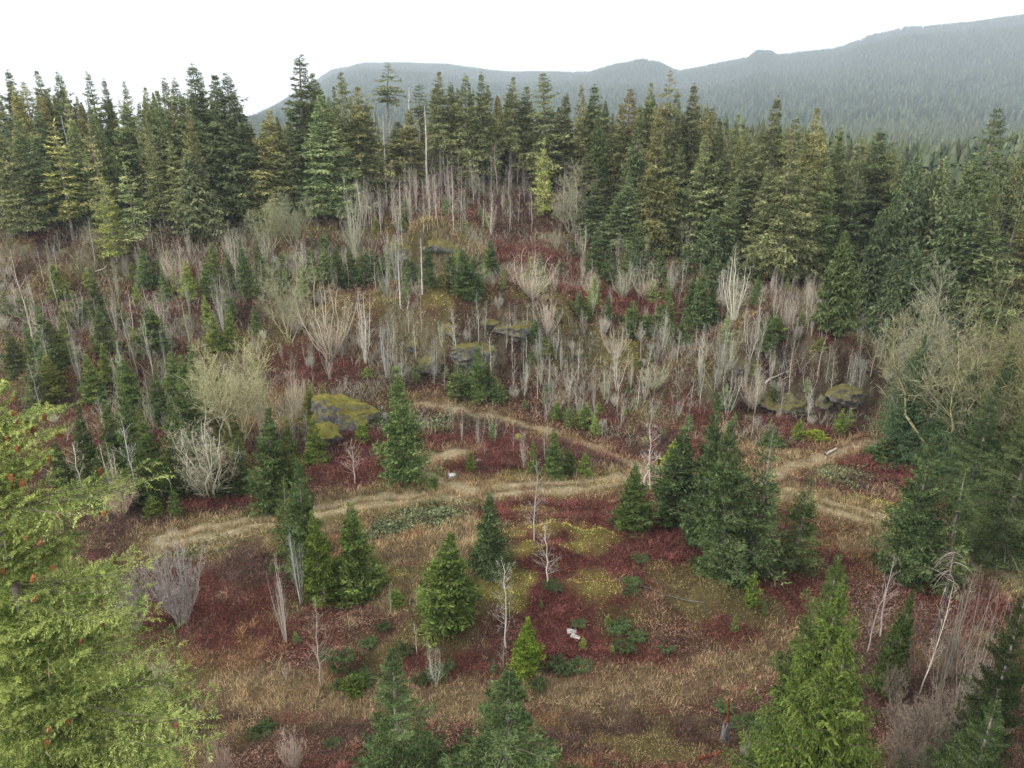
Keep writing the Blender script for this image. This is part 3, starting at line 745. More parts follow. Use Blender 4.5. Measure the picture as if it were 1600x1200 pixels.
T("cedar_near", 1300, 905, 1330, 260, (1.0, 1.08, .62), "big bright green cedar in the lower right corner of the clearing")
T("cedar_near", 1345, 985, 1420, 260, (1.1, 1.15, .65), "lower cedar with drooping sprays pressed against the big bright cedar")
T("near", 1425, 920, 1085, 56, (.7, .9, .65), "slim dark fir between the bright cedar and the leaning white stem")
T("huge", 607, 1020, 1400, 270, (.85, 1.15, 1.05), "pointed fir with a bare candle leader at the bottom centre")
T("huge", 783, 1062, 1430, 420, (.72, 1.0, .95), "very broad blue-green fir cut by the bottom edge, right of the pointed fir")
T("huge", 1612, 905, 1240, 120, (.45, .55, .45), "dark fir at the right edge below the gravel track")
T("huge", 1560, 1090, 1420, 240, (.6, .85, .75), "blue-green fir in the bottom right corner")
T("huge", 1490, 1170, 1480, 90, (.55, .85, .6), "low green fir top just showing above the bottom edge near the right corner")
T("small", 1205, 1165, 1230, 60, (.8, 1.1, .6), "low fir beside the grey stump at the bottom edge")
T("young", 412, 640, 795, 74, (.8, 1.05, .85), "dark dense fir left of the blue-tipped fir, at the edge of the track", var=3)
T("young", 445, 655, 790, 50, (1.1, 1.2, .7), "yellow-green fir below the mossy yellow boulder", var=0)
T("near", 463, 715, 905, 76, (.95, 1.25, 1.05), "blue-tipped fir crossing the track on the left")
T("young", 490, 800, 942, 62, (1.2, 1.35, .65), "yellow-green fir tucked beside the wide fir below the track", var=1)
T("loose", 435, 745, 870, 50, (1.1, 1.1, .8), "slender olive fir behind the blue-tipped fir", var=0)
T("young", 485, 655, 722, 42, (1.2, 1.3, .7), "bright fir in the shadow side of the mossy yellow boulder", var=2)
T("small", 565, 660, 690, 24, (1.0, 1.5, .6), "bright little fir right of the mossy yellow boulder")
T("small", 573, 574, 592, 18, (1.1, 1.7, .6), "tiny bright fir left of the tall lone fir's tip")
T("small", 735, 705, 738, 18, (1.0, 1.3, .6), "tiny fir in the loop of the grey dirt spur")
T("small", 675, 738, 768, 22, (1.0, 1.2, .8), "grey-green seedling where the dirt spur leaves the track")
T("young", 866, 670, 742, 34, (.9, 1.1, .8), "fir rising through the upper trail's lower bank", var=0)
T("small", 834, 690, 742, 20, (1.0, 1.1, .7), "thin olive fir left of the fir on the trail bank")
T("small", 890, 700, 742, 26, (.6, .8, .5), "dark fir right of the fir on the trail bank")
T("small", 914, 708, 742, 24, (1.1, 1.3, .6), "bright round fir at the right end of the trail bank group")
T("small", 268, 766, 806, 26, (.9, 1.1, .7), "dark little fir right of the red patch under the pale fan tree")
T("small", 236, 774, 808, 30, (.9, 1.2, .6), "little green fir in the red patch under the pale fan tree")
T("small", 1252, 655, 688, 20, (1.1, 1.4, .6), "bright fir at the cliff foot right of the fir clump")
T("small", 1318, 640, 680, 22, (1.1, 1.4, .6), "bright green fir at the cliff foot by the side trail")
T("small", 1275, 672, 688, 40, (1.5, 1.4, .5), "low yellow-green sapling at the cliff foot")
T("small", 1385, 685, 722, 38, (.6, .8, .6), "dark bushy fir on the bend of the side trail")
T("small", 1362, 697, 715, 26, (.6, .8, .6), "low dark fir left of the bushy one on the side trail")
for a in [(1415,660,705,26),(1428,690,728,26),(1440,655,720,30),(1205,672,700,40)]:
    T("small", *a, (.6, .75, .6))
T("cedar", 1325, 360, 515, 72, (1.05, 1.1, .95), "lone cone-shaped cedar at the forest edge above the right cliff", var=0)
T("small", 617, 918, 948, 26, (1., 1.3, .6), "small green fir left of the broad fir on the knoll")
T("small", 548, 1055, 1080, 40, (.5, .8, .4), "dark low evergreen below the crimson slope left of centre")

# ---- left slope and middle slope firs
for a in [(138,420,520,40,G),(113,455,505,30,G),(60,478,575,44,BLG),(30,455,495,26,G),(150,478,548,40,G),(232,480,550,58,(.9,1.1,.8)),(12,515,592,44,G),
          (240,405,446,26,(.7,.9,.7)),(375,375,462,30,BLG),(396,370,462,30,G),(192,558,640,44,(.9,1.2,.8)),(278,555,700,52,(.9,1.15,.85)),(300,535,640,40,BLG),
          (160,625,740,46,(.8,1,.7)),(188,600,745,52,(.8,1,.75)),(225,640,760,48,(.75,1,.65)),(265,620,765,56,(.7,.95,.65)),(240,585,660,40,(.8,1,.8)),(120,640,760,46,(.7,.85,.65)),(90,690,790,46,(.65,.8,.6)),
          (75,500,575,38,G),(95,470,520,24,YG),(72,555,625,50,YG),(330,690,775,48,(.7,.8,.55)),(370,680,770,40,(.75,.85,.6)),(215,690,790,50,(.65,.8,.55)),(305,705,770,44,(.65,.8,.55)),(150,700,800,46,(.6,.75,.55)),(265,690,775,44,(.6,.8,.55)),
          (45,560,640,40,G),(180,470,510,24,OLV),(205,410,440,22,OLV),(355,395,455,28,G),(330,560,690,46,OLV),(360,640,720,40,OLV),(480,600,660,30,YG)]:
    T("young" if a[2] - a[1] > 55 else "small", *a)
for a in [(482,388,442,30,BLG),(505,392,445,30,BL),(522,380,448,34,(.7,.95,1)),(546,385,445,34,BLG),(566,392,446,26,(.6,.85,.8)),(600,395,440,28,BL),(640,402,442,34,(.7,.95,.9)),
          (668,380,446,28,(.65,.9,.95)),(722,390,466,42,(.62,.95,.9)),(740,400,470,34,(.7,1,.95)),(768,372,432,30,(.6,.85,.85)),(627,338,366,20,(.7,1.1,.6)),(632,312,345,16,(.7,1,.6)),
          (470,410,455,24,G),(715,568,622,32,(.75,1,.75)),(745,540,622,38,(.85,1.1,.8)),(777,590,628,26,(.8,1,.75)),(760,560,620,24,G),(935,358,428,40,(.7,.95,.95)),(955,385,440,30,(.6,.8,.75)),
          (1000,345,440,40,(.6,.9,.8)),(1030,390,445,36,(.6,.8,.7)),(1075,380,430,30,(.6,.8,.7)),(905,456,494,26,(.75,1,.75)),(918,466,504,22,(.9,1.2,.7)),(951,460,506,20,(.5,.8,.65)),(990,470,512,30,(.7,.95,.6)),
          (1045,450,520,32,(.75,1.1,.75)),(1030,475,520,30,(.7,1,.65)),(1012,490,520,34,(.65,.95,.6)),(985,500,530,26,(.6,.8,.6)),(1098,415,515,44,(.9,1.1,1.05)),(1085,430,505,34,(.75,.9,.85)),(1115,440,512,30,(.8,1,.85)),
          (834,500,542,26,(.75,1.15,1)),(856,528,566,26,YG),(875,404,424,16,G),(895,376,402,22,(.6,.85,.8)),(875,480,505,14,G),(1075,495,540,26,OLV),(1000,560,575,14,G),(890,636,668,22,(.9,1.2,.8)),(917,630,668,30,(.8,1.15,.75)),(935,628,650,16,(1.1,1.4,.6)),(870,628,655,20,(1.1,1.3,.6)),
          (1215,492,532,34,(.9,1.1,.8)),(1283,528,548,22,YG),(1350,500,525,30,(.6,.8,.6)),(1335,495,520,22,(.5,.7,.5)),(1135,600,640,24,BLG),(1120,395,450,26,(.6,.8,.8)),(1150,375,440,30,DK2),(1180,395,445,30,DK2),
          (690,425,446,24,OLV),(590,420,445,26,OLV),(650,560,600,18,G),(975,385,425,24,G),(1210,600,640,26,G),(845,395,430,20,G),(705,395,445,24,(.6,.85,.85)),(580,385,430,26,(.6,.8,.7)),(440,395,440,30,G),(425,410,460,34,G)]:
    T("young" if a[2] - a[1] > 55 else "small", *a)

# ---- forest edge and skyline trees one can single out
F1 = [  # key, top u, top v, foot v, crown width, tint
 ("forest",10,108,300,50,DK),("forest",35,125,310,44,OLV),("forest",62,110,300,40,DK2),("forest",88,112,300,44,DK),("forest",140,111,300,48,DK),("forest",163,122,300,30,DK),("forest",195,124,300,34,DK2),("forest",226,136,300,36,DK2),
 ("forest",255,121,320,40,DK),("forest",276,121,320,44,DK),("forest",297,99,340,56,(.5,.62,.72)),("forest",313,108,330,40,(.55,.65,.75)),("full",335,118,345,96,(.52,.65,.55)),("forest",352,114,340,60,(.55,.66,.62)),("full",372,145,350,80,(.5,.6,.5)),
 ("spindly",98,142,340,36,GRY),("spindly",75,185,382,66,(1.5,1.4,.9)),("full",25,190,360,60,(.8,.95,.9)),("full",45,170,350,60,(.85,.95,.8)),("full",18,135,320,60,OLV),("full",110,190,360,56,(.95,1.05,.75)),("spindly",138,195,370,46,BRN),
 ("full",184,160,330,66,(1.05,1.15,.9)),("spindly",192,254,402,54,(1.6,1.7,1.3)),("loose",160,272,402,54,(1.3,1.3,.7)),("spindly",226,208,350,34,GRY),("full",215,160,340,50,DK2),("spindly",270,155,330,46,OLV),("full",268,220,350,56,(1.3,1.3,1.)),
 ("cedar",292,234,362,86,(1.15,1.15,1.)),("full",245,240,350,60,(1.0,1.1,.9)),("full",120,240,350,50,DK2),("full",0,200,370,50,G),("full",60,150,340,54,BRN),
 ("forest",458,84,330,78,(.5,.56,.6)),("full",494,114,320,56,DK2),("forest",531,109,330,50,DK2),("full",491,148,345,110,(1.0,1.15,.95)),("full",515,165,340,70,(1.15,1.2,.9)),("full",415,172,345,64,OLV),("full",445,190,350,50,DK2),
 ("full",432,235,345,40,(.9,.9,.7)),("forest",558,135,330,50,OLV),("forest",572,160,330,44,DK2),("full",545,190,330,50,DK2),
 ("tuft",600,100,255,44,DK2),("tuft",653,132,275,34,DK2),("forest",683,112,290,46,DK2),("forest",704,128,290,38,DK2),("forest",727,114,290,46,DK2),("forest",751,112,290,44,DK2),("forest",764,130,290,36,DK2),("forest",796,120,290,48,DK2),
 ("full",620,190,285,60,DK2),("full",640,170,290,50,OLV),("full",770,200,280,50,(.55,.7,.55)),
 ("forest",855,111,300,58,DK2),("forest",820,135,290,40,DK2),("forest",884,144,300,40,DK2),("forest",910,129,310,42,OLV),("forest",931,131,310,52,DK2),("forest",980,136,320,58,(1.05,.85,.7)),("forest",1015,129,320,40,DK2),("tuft",1040,112,330,34,OLV),("forest",1057,138,330,44,DK2),
 ("forest",1085,129,330,62,(.7,.7,.65)),("forest",1118,166,330,44,BRN),("forest",1155,178,345,40,DK2),("full",1030,192,402,68,(.95,.9,.65)),("full",1105,212,405,80,(1.15,1.2,1.)),("full",1171,222,410,84,(1.1,1.15,.95)),("loose",851,217,338,40,(1.6,1.6,.9)),
 ("full",1070,225,390,60,DK),("full",985,270,390,60,(.7,.9,.75)),("full",935,285,375,50,(.6,.8,.65)),("full",965,300,390,50,(.6,.85,.65)),("full",1000,330,400,40,(.6,.85,.6)),("full",920,240,350,56,(.8,.8,.65)),("cedar",1115,330,430,60,(.7,.85,.7)),("full",1145,280,420,60,(.8,.9,.7)),
 ("forest",1217,148,420,62,(.75,.75,.7)),("forest",1242,180,455,80,(.8,.8,.62)),("forest",1277,168,430,54,OLV),("forest",1320,194,420,60,DK2),("forest",1350,214,430,60,DK2),("forest",1386,200,440,88,(.6,.68,.55)),("forest",1402,218,440,60,(.85,.9,.6)),("full",1335,236,430,44,GRY),
 ("full",1205,260,430,70,DK2),("full",1265,270,440,70,DK2),("full",1300,260,440,70,(.8,.95,.65)),("cedar",1440,242,470,90,(.75,.85,.75)),("cedar",1490,246,480,90,(1.05,1.1,.9)),("cedar",1410,300,500,84,(.55,.72,.6)),("cedar",1455,270,470,80,(.9,.9,.8)),
 ("full",1530,240,470,100,(.8,.95,.7)),("forest",1568,165,420,76,(.55,.62,.55)),("full",1565,238,440,90,(.65,.75,.7)),("full",1597,230,440,80,(.75,.85,.7)),("cedar",1515,300,500,110,(.65,.8,.65)),("full",1545,340,520,90,(.6,.75,.55)),
 ("cedar",1440,380,560,90,(.55,.7,.6)),("cedar",1380,330,500,70,(.45,.58,.5)),("cedar",1400,400,530,64,(.5,.62,.55)),("cedar",1480,420,620,100,(.5,.65,.55)),
 ("cedar",1447,520,720,100,(.55,.75,.65)),("cedar",1530,560,745,110,(.6,.8,.65)),("cedar",1590,540,760,120,(.5,.65,.5)),("full",1560,600,800,110,(.5,.65,.5)),("full",1592,700,860,100,(.55,.8,.45)),("cedar",1490,600,735,90,(.5,.65,.55)),("full",1640,560,880,150,(.5,.6,.5))]
FL = {458: "tallest dark spire on the skyline left of the mountain", 335: "massive dark dome-topped conifer left of the tall dark spire", 600: "bare-stemmed conifer with a pointed crown among the white dead poles",
      653: "crooked pole with a small windblown tuft right of the white dead poles", 855: "pointed skyline conifer behind the lone pale tree", 980: "rusty-topped conifer with a leaning grey stem", 851: "lone pale green slim conifer on bare ground before the forest",
      1030: "yellowish blunt-topped conifer with a straight bare stem below", 1217: "broken flat-topped conifer right of the mountain saddle", 1568: "dark ragged conifer standing out against the mountain near the right edge",
      75: "yellowish see-through conifer on the left rock ledge with a long pale stem", 192: "pale green open conifer at the rocky left slope's top", 160: "yellow young conifer left of the pale open one on the ledge",
      292: "rounded light green cedar at the forest foot left of the dark dome", 491: "bulky bright green conifer below the tall dark spire", 1386: "dense tiered conifer behind and right of the lone cone-shaped cedar",
      1242: "tall conifer with a thick pale stem left of the lone cone-shaped cedar", 297: "dark spire left of the massive dark dome", 1085: "broad flat-topped conifer below the mountain saddle", 1105: "pale wispy conifer at the forest foot, left one of the two", 1171: "pale wispy conifer at the forest foot, right one of the two"}
for i, (k, u, vt, vb, w, t) in enumerate(F1):
    t = (min(t[0] * 1.75, 2.9), min(t[1] * 1.6, 2.7), min(t[2] * 2.0, 2.7)); k = 'cedar_near' if k == 'cedar' and vb > 690 else ('huge' if vb > 790 else k)
    T(k, u, vt, vb, w, t, FL.get(u), var=i)
# dead poles
for i, (u, vt, vb, w) in enumerate([(582,176,310,16),(586,190,312,14),(595,180,322,16),(607,190,285,12),(634,136,268,16),(654,200,285,12),(662,165,306,14),(648,238,285,10),(640,240,285,10),(704,190,268,12),(720,218,265,10),(729,200,262,10),(735,226,258,10),
        (766,205,268,12),(782,180,258,10),(796,168,250,12),(621,388,482,10),(656,372,462,10),(1237,330,455,16),(1247,385,455,12),(1355,268,420,12),(98,180,345,10),(822,215,268,10),(882,252,305,12),(975,215,310,14)]):
    e = T("pole", u, vt, vb, w, G)
lab = {582: "leftmost of the white dead poles before the forest", 634: "tallest grey dead pole left of the tufted conifer", 662: "rightmost white dead pole standing free of the forest", 621: "dead white pole in front of the pale rock face", 656: "slim dead pole right of the pale rock face"}
for p in PLACED:
    if p["key"] == "pole":
        u, v = proj(p["x"], p["y"], float(tz(p["x"], p["y"])) + p["H"])
        for k, l in lab.items():
            if abs(u - k) < 1.5 and not p["label"]: p["label"] = l; p["o"]["label"] = l; lab.pop(k); break

# ---- bare broadleaf trees one can single out
def Bt(key, u, vt, vb, w, tint=(1, 1, 1), bt=None, label=None, **k): return T(key, u, vt, vb, w, tint, label, bt=bt or tint, **k)
LG = (.95, 1.0, .85); PK = (1.0, .88, .86); GY = (.85, .88, .9); TN = (1.1, 1.02, .88)
Bt("fan", 312, 640, 775, 130, (.98, .98, .82), None, "large pale fan-shaped bare tree above the red patch on the left", var=0)
Bt("mossy", 340, 480, 705, 120, (1.15, 1.12, .85), None, "tall lichen-covered bare tree rising behind the pale fan tree", var=0)
Bt("mossy", 437, 388, 536, 80, (.95, .95, .8), None, "rounded mossy bare tree left of the two pale fans on the middle slope", var=1)
Bt("fan", 506, 430, 558, 84, TN, None, "pale round-crowned bare tree left of the white upright stems", var=1)
Bt("upright", 562, 448, 570, 54, (1.2, 1.2, 1.15), None, "clump of white upright stems left of the grey rock face", var=0)
Bt("fan", 456, 552, 655, 50, TN, None, "pale slim fan of stems left of the mossy yellow boulder", var=2)
Bt("upright", 600, 500, 590, 40, GY, None, "grey clump of stems against the left of the rock face", var=1)
Bt("fan", 265, 352, 455, 50, TN, None, "pale bare tree on the upper left slope right of the dark small fir", var=3)
Bt("sapling", 12, 388, 560, 44, PK, None, "tall curving white sapling at the left edge of the slope", var=0)
Bt("mossy", 415, 315, 400, 56, (.95, 1, .75), None, "grey-green bare tree at the forest foot below the dark dome", var=2)
Bt("mossy", 452, 278, 395, 50, (.8, .85, .7), None, "grey bare tree in front of the bulky bright conifer", var=0)
Bt("fan", 545, 280, 400, 50, LG, None, "lichen grey bare tree right of the bulky bright conifer", var=0)
Bt("mossy", 900, 248, 372, 70, (.95, .92, .9), None, "white-stemmed bare maple at the forest edge right of the lone pale tree", var=1)
Bt("fan", 830, 385, 468, 66, TN, None, "wide pale fan of stems at the top of the right middle slope", var=1)
Bt("fan", 857, 440, 525, 48, (1.1, 1, .92), None, "pinkish white fan just below the widest upper fan", var=2)
Bt("fan", 926, 408, 466, 42, TN, None, var=3); Bt("fan", 976, 408, 466, 46, LG, None, var=0); Bt("fan", 1012, 408, 468, 44, TN, None, var=1)
Bt("upright", 1158, 396, 500, 70, (1.0, 1.05, .9), None, "grey-green thicket clump of stems below the dark forest on the right", var=2)
Bt("upright", 1138, 410, 480, 40, GY, None)
Bt("fan", 1026, 555, 612, 56, (1.0, 1.05, .8), None, "spreading mossy-stemmed bare tree on the right rock mounds", var=3)
Bt("fan", 965, 505, 560, 40, TN, None); Bt("fan", 1185, 560, 640, 56, TN, None, "pale many-stemmed tree at the foot of the right cliff", var=2)
Bt("fan", 1140, 525, 582, 40, LG, None); Bt("upright", 948, 575, 625, 30, (.9, 1.05, .8), None)
Bt("sapling", 1026, 655, 768, 36, (1.25, 1.2, 1.15), (1.3, 1.25, 1.2), "white forked birch on the track junction, right stem", var=1)
Bt("sapling", 1010, 700, 768, 50, (1.2, 1.1, 1.1), (1.2, 1.15, 1.1), "thin leaning birch stem left of the white forked birch", var=2)
Bt("sapling", 858, 815, 918, 38, (.95, .95, .95), (1.2, 1.2, 1.15), "white birch sapling on the crimson knoll", var=3)
Bt("sapling", 836, 720, 850, 30, (.9, .95, .95), None, "grey sapling crossing the track above the knoll's moss patches", var=0)
Bt("sapling", 788, 880, 1020, 44, (1.05, 1.05, 1.05), None, "grey sapling right of the broad fir on the knoll", var=1)
Bt("sapling", 548, 682, 756, 40, (.95, .85, .85), None, "small grey sapling in crimson bramble left of the tall lone fir", var=2)
Bt("shrub", 255, 830, 978, 120, (.68, .65, .66), None, "big grey vase-shaped bare shrub left of the red slope", var=0)
Bt("shrub", 190, 868, 985, 90, (.62, .6, .6), None, "grey twiggy shrub behind the foreground fir's lower bough", var=1)
Bt("upright", 455, 815, 945, 34, GY, None, "grey upright stems in front of the blue-tipped fir", var=1)
Bt("upright", 428, 860, 1005, 34, (1., .98, .95), None, "pale bare stems left of the yellow-green fir below the track", var=2)
Bt("sapling", 485, 940, 1075, 40, (.8, .7, .68), None, "thin brownish sapling on the crimson slope left of centre", var=3)
Bt("sapling", 1478, 905, 1090, 34, (1.25, 1.18, 1.1), (1.5, 1.45, 1.4), "leaning white stem right of the slim dark fir", var=0)
Bt("sapling", 1382, 900, 1020, 40, (.75, .62, .65), None); Bt("sapling", 1405, 870, 1000, 40, (.8, .7, .72), None)
Bt("sapling", 105, 690, 790, 34, (1.25, 1.2, 1.15), (1.4, 1.35, 1.3), "white birch sapling above the foreground fir on the left", var=1)
Bt("upright", 162, 685, 800, 44, (1.15, 1.1, 1.0), None, "pale twin-stemmed clump over a brown bush on the left", var=0)
Bt("sapling", 190, 655, 780, 34, (1.15, 1.2, 1.15), None, "slim pale sapling right of the twin-stemmed clump", var=2)
Bt("shrub", 175, 735, 808, 70, (1.0, .8, .7), None, "brown round bush on the left below the pale twin-stemmed clump", var=2)
Bt("mossy", 1556, 425, 740, 200, (.72, .7, .56), (.9, .9, .6), "big lichen-hung maple filling the right edge above the dark cedars", var=0)
Bt("mossy", 1492, 405, 640, 120, (.8, .8, .76), None, "grey mossy tree left of the big lichen-hung maple", var=1)
Bt("mossy", 1630, 440, 770, 180, (.6, .6, .4), None, "mossy maple cut by the right edge", var=2)
Bt("fan", 1580, 325, 460, 90, (.8, .72, .68), None, "pinkish brown bare crown at the right edge above the maple", var=2)
for i, (u, vt, vb, w) in enumerate([(1475,1010,1190,150),(1440,1060,1210,130),(1520,1040,1230,150),(1560,960,1120,110),(1420,980,1100,80),(1510,930,1060,80),(1330,1120,1240,90),(1450,1100,1250,150),(1540,1120,1290,150),(1500,1010,1150,130),(1580,1010,1180,110),(1430,1030,1150,90)]):
    Bt("arching", u, vt, vb, w, (.5, .44, .39), None, var=i)
for i, (u, vt, vb, w) in enumerate([(1570,900,1160,60),(1545,950,1180,60),(1530,880,1060,60),(1598,930,1150,60),(1500,960,1110,40),(1445,940,1080,40)]):
    Bt("wispy", u, vt, vb, w, (.5, .46, .42), None, var=i)
Bt("arching", 235, 985, 1100, 120, (.95, .88, .75), None, "tan arching shrub leaning toward the red slope beside the foreground fir", var=0)
Bt("arching", 325, 1090, 1230, 90, (.8, .62, .58), None, "thin reddish shrub at the foreground fir's lowest bough", var=1)
Bt("shrub", 450, 1130, 1205, 50, (1, .85, .8), None, "small bare bush at the bottom edge left of the pointed fir", var=1)

# ------------------------------------------------------------------ the many: saplings, brush and forest behind, stood one by one
def scatter_px(n, box, fn, seed, mind=4.):
    rng = np.random.default_rng(seed); done = []
    tries = 0
    while len(done) < n and tries < n * 12:
        tries += 1
        u = rng.uniform(box[0], box[1]); v = rng.uniform(box[2], box[3])
        if any(abs(u - a) < mind and abs(v - b) < mind * .6 for a, b in done): continue
        x, y = ray(u, v)
        if min(dist_poly(P[0], np.array([x]), np.array([y]))[0] for P in TR[:4]) < 2.0: continue
        done.append((u, v)); fn(rng, x, y, u, v)
cols = [(1, 1, .94), (.9, .92, .88), (1.08, 1.04, .96), (.82, .86, .84), (.95, 1.02, .84), (.92, .88, .84), (1.2, 1.2, 1.12), (1.1, 1.12, 1.05)]
def sap(hs, keys=("sapling", "wispy", "upright", "fan"), pw=(.5, .32, .12, .06), cl=cols):
    def f(rng, x, y, u, v):
        k = rng.choice(keys, p=pw); H = rng.uniform(*hs) * (1 if k != "fan" else .85)
        c = cl[rng.integers(len(cl))]; b = rng.uniform(.8, 1.12); c = tuple(b * q for q in c)
        r = dict(sapling=.13, wispy=.22, fan=.24, upright=.14, shrub=.5)[k] * H * rng.uniform(.7, 1.2)
        put(k, x, y, H, r, c, bt=c)
    return f
pinks = [(1.0, .93, .88), (.95, .9, .86), (1.05, 1., .93), (.88, .84, .83)]
scatter_px(85, (560, 850, 275, 372), sap((5, 8.5), pw=(.72, .14, .12, .02), cl=pinks), 1, 6)
scatter_px(34, (850, 1180, 370, 460), sap((3.5, 6.5)), 2, 12)
scatter_px(34, (360, 640, 400, 470), sap((3.5, 6.5)), 3, 12)
scatter_px(46, (0, 380, 395, 560), sap((3.5, 7.5)), 4, 14)
scatter_px(30, (60, 420, 560, 720), sap((4, 8)), 5, 14)
scatter_px(36, (600, 850, 520, 625), sap((3, 6.5), pw=(.7, .2, .08, .02)), 6, 9)
scatter_px(52, (830, 1130, 545, 680), sap((2.5, 6), pw=(.55, .3, .1, .05)), 7, 9)
scatter_px(56, (1120, 1420, 490, 660), sap((3, 6.5), pw=(.55, .3, .1, .05)), 8, 9)
scatter_px(24, (860, 1150, 470, 545), sap((2, 5)), 9, 11)
scatter_px(14, (680, 860, 640, 735), sap((2, 4.5), pw=(.8, .15, .03, .02)), 10, 12)
scatter_px(14, (430, 640, 560, 700), sap((2, 4.5), pw=(.6, .3, .05, .05)), 11, 14)
scatter_px(12, (400, 820, 860, 1090), sap((1.5, 3.5), pw=(.85, .15, 0, 0)), 12, 22)
scatter_px(40, (600, 1420, 430, 680), sap((1.2, 2.2), ("shrub",), (1.,)), 13, 12)
scatter_px(26, (0, 560, 420, 700), sap((1.3, 2.6), ("shrub",), (1.,)), 14, 14)
scatter_px(24, (1180, 1420, 440, 520), sap((3, 6), pw=(.7, .2, .05, .05), cl=pinks), 15, 8)

def greens(hs, keys=("small",)):
    def f(rng, x, y, u, v):
        H = rng.uniform(*hs); k = "young" if H > 3.8 else "small"; b = rng.uniform(1.1, 1.7)
        t = [(1, 1.1, .85), (1.15, 1.2, .8), (.85, 1.0, .85), (1.3, 1.3, .8)][rng.integers(4)]
        put(k, x, y, H, H * rng.uniform(.26, .36), tuple(b * q for q in t))
    return f
scatter_px(30, (0, 420, 430, 640), greens((2, 6)), 41, 20)
scatter_px(24, (420, 860, 395, 470), greens((1.5, 4)), 42, 16)
scatter_px(26, (860, 1420, 400, 560), greens((1.5, 4.5)), 43, 20)
scatter_px(22, (600, 1400, 560, 690), greens((1, 2.5)), 44, 16)
scatter_px(12, (560, 800, 290, 380), greens((1.5, 3.5)), 45, 16)
scatter_px(14, (420, 1200, 860, 1060), greens((.6, 1.3)), 46, 24)
SKY_U = [0, 60, 150, 200, 250, 300, 350, 385, 420, 458, 500, 540, 580, 620, 680, 760, 800, 850, 900, 960, 1010, 1080, 1130, 1200, 1270, 1330, 1400, 1450, 1500, 1540, 1600]
SKY_V = [125, 125, 130, 138, 138, 118, 130, 165, 178, 150, 135, 125, 150, 195, 130, 128, 140, 150, 150, 150, 142, 150, 182, 178, 185, 210, 225, 250, 258, 235, 225]
def forest_fill(n, seed):
    """the rows behind the forest edge: feet 3 to 60 m behind it, tops kept to the skyline read off the photo"""
    rng = np.random.default_rng(seed); pts = []
    tries = 0
    while len(pts) < n and tries < 20000:
        tries += 1
        y = rng.uniform(112, 195); x = rng.uniform(-1.0, 1.0) * (y * .86)
        u, v = proj(x, y, float(tz(x, y)))
        W, _ = cover(np.array([x]), np.array([y]))
        if W[0, 6] < .55: continue
        if u < -60 or u > 1680: continue
        if any((x - a) ** 2 + (y - b) ** 2 < 11 for a, b, *_ in pts): continue
        pts.append((x, y, u, v))
    return pts
fill = forest_fill(330, 21)
fill.sort(key=lambda p: p[1])
far_forest = []
tints = [(1.0, 1.05, .95), (1.2, 1.2, 1.0), (1.3, 1.2, .95), (1.0, 1.1, .85), (1.45, 1.35, 1.1), (1.4, 1.15, .95), (.85, .92, .85)]
rf = np.random.default_rng(5)
for i, (x, y, u, v) in enumerate(fill):
    vt = np.interp(u, SKY_U, SKY_V) + abs(rf.normal(0, 22)) + 6 + max(0, (140 - y)) * .9
    _, _, zt = unproj(u, vt, y)
    H = zt - float(tz(x, y)); 
    if H < 9: continue
    H = min(H, 36)
    k = rf.choice(["forest", "full", "spindly", "cedar"], p=[.38, .38, .10, .14])
    tt = tints[rf.integers(len(tints))]; b = rf.uniform(.8, 1.1)
    put(k, x, y, H, H * {"forest": .145, "full": .17, "spindly": .12, "cedar": .19}[k] * rf.uniform(.85, 1.2), (b * tt[0] * 1.3, b * tt[1] * 1.22, b * tt[2] * 1.35))

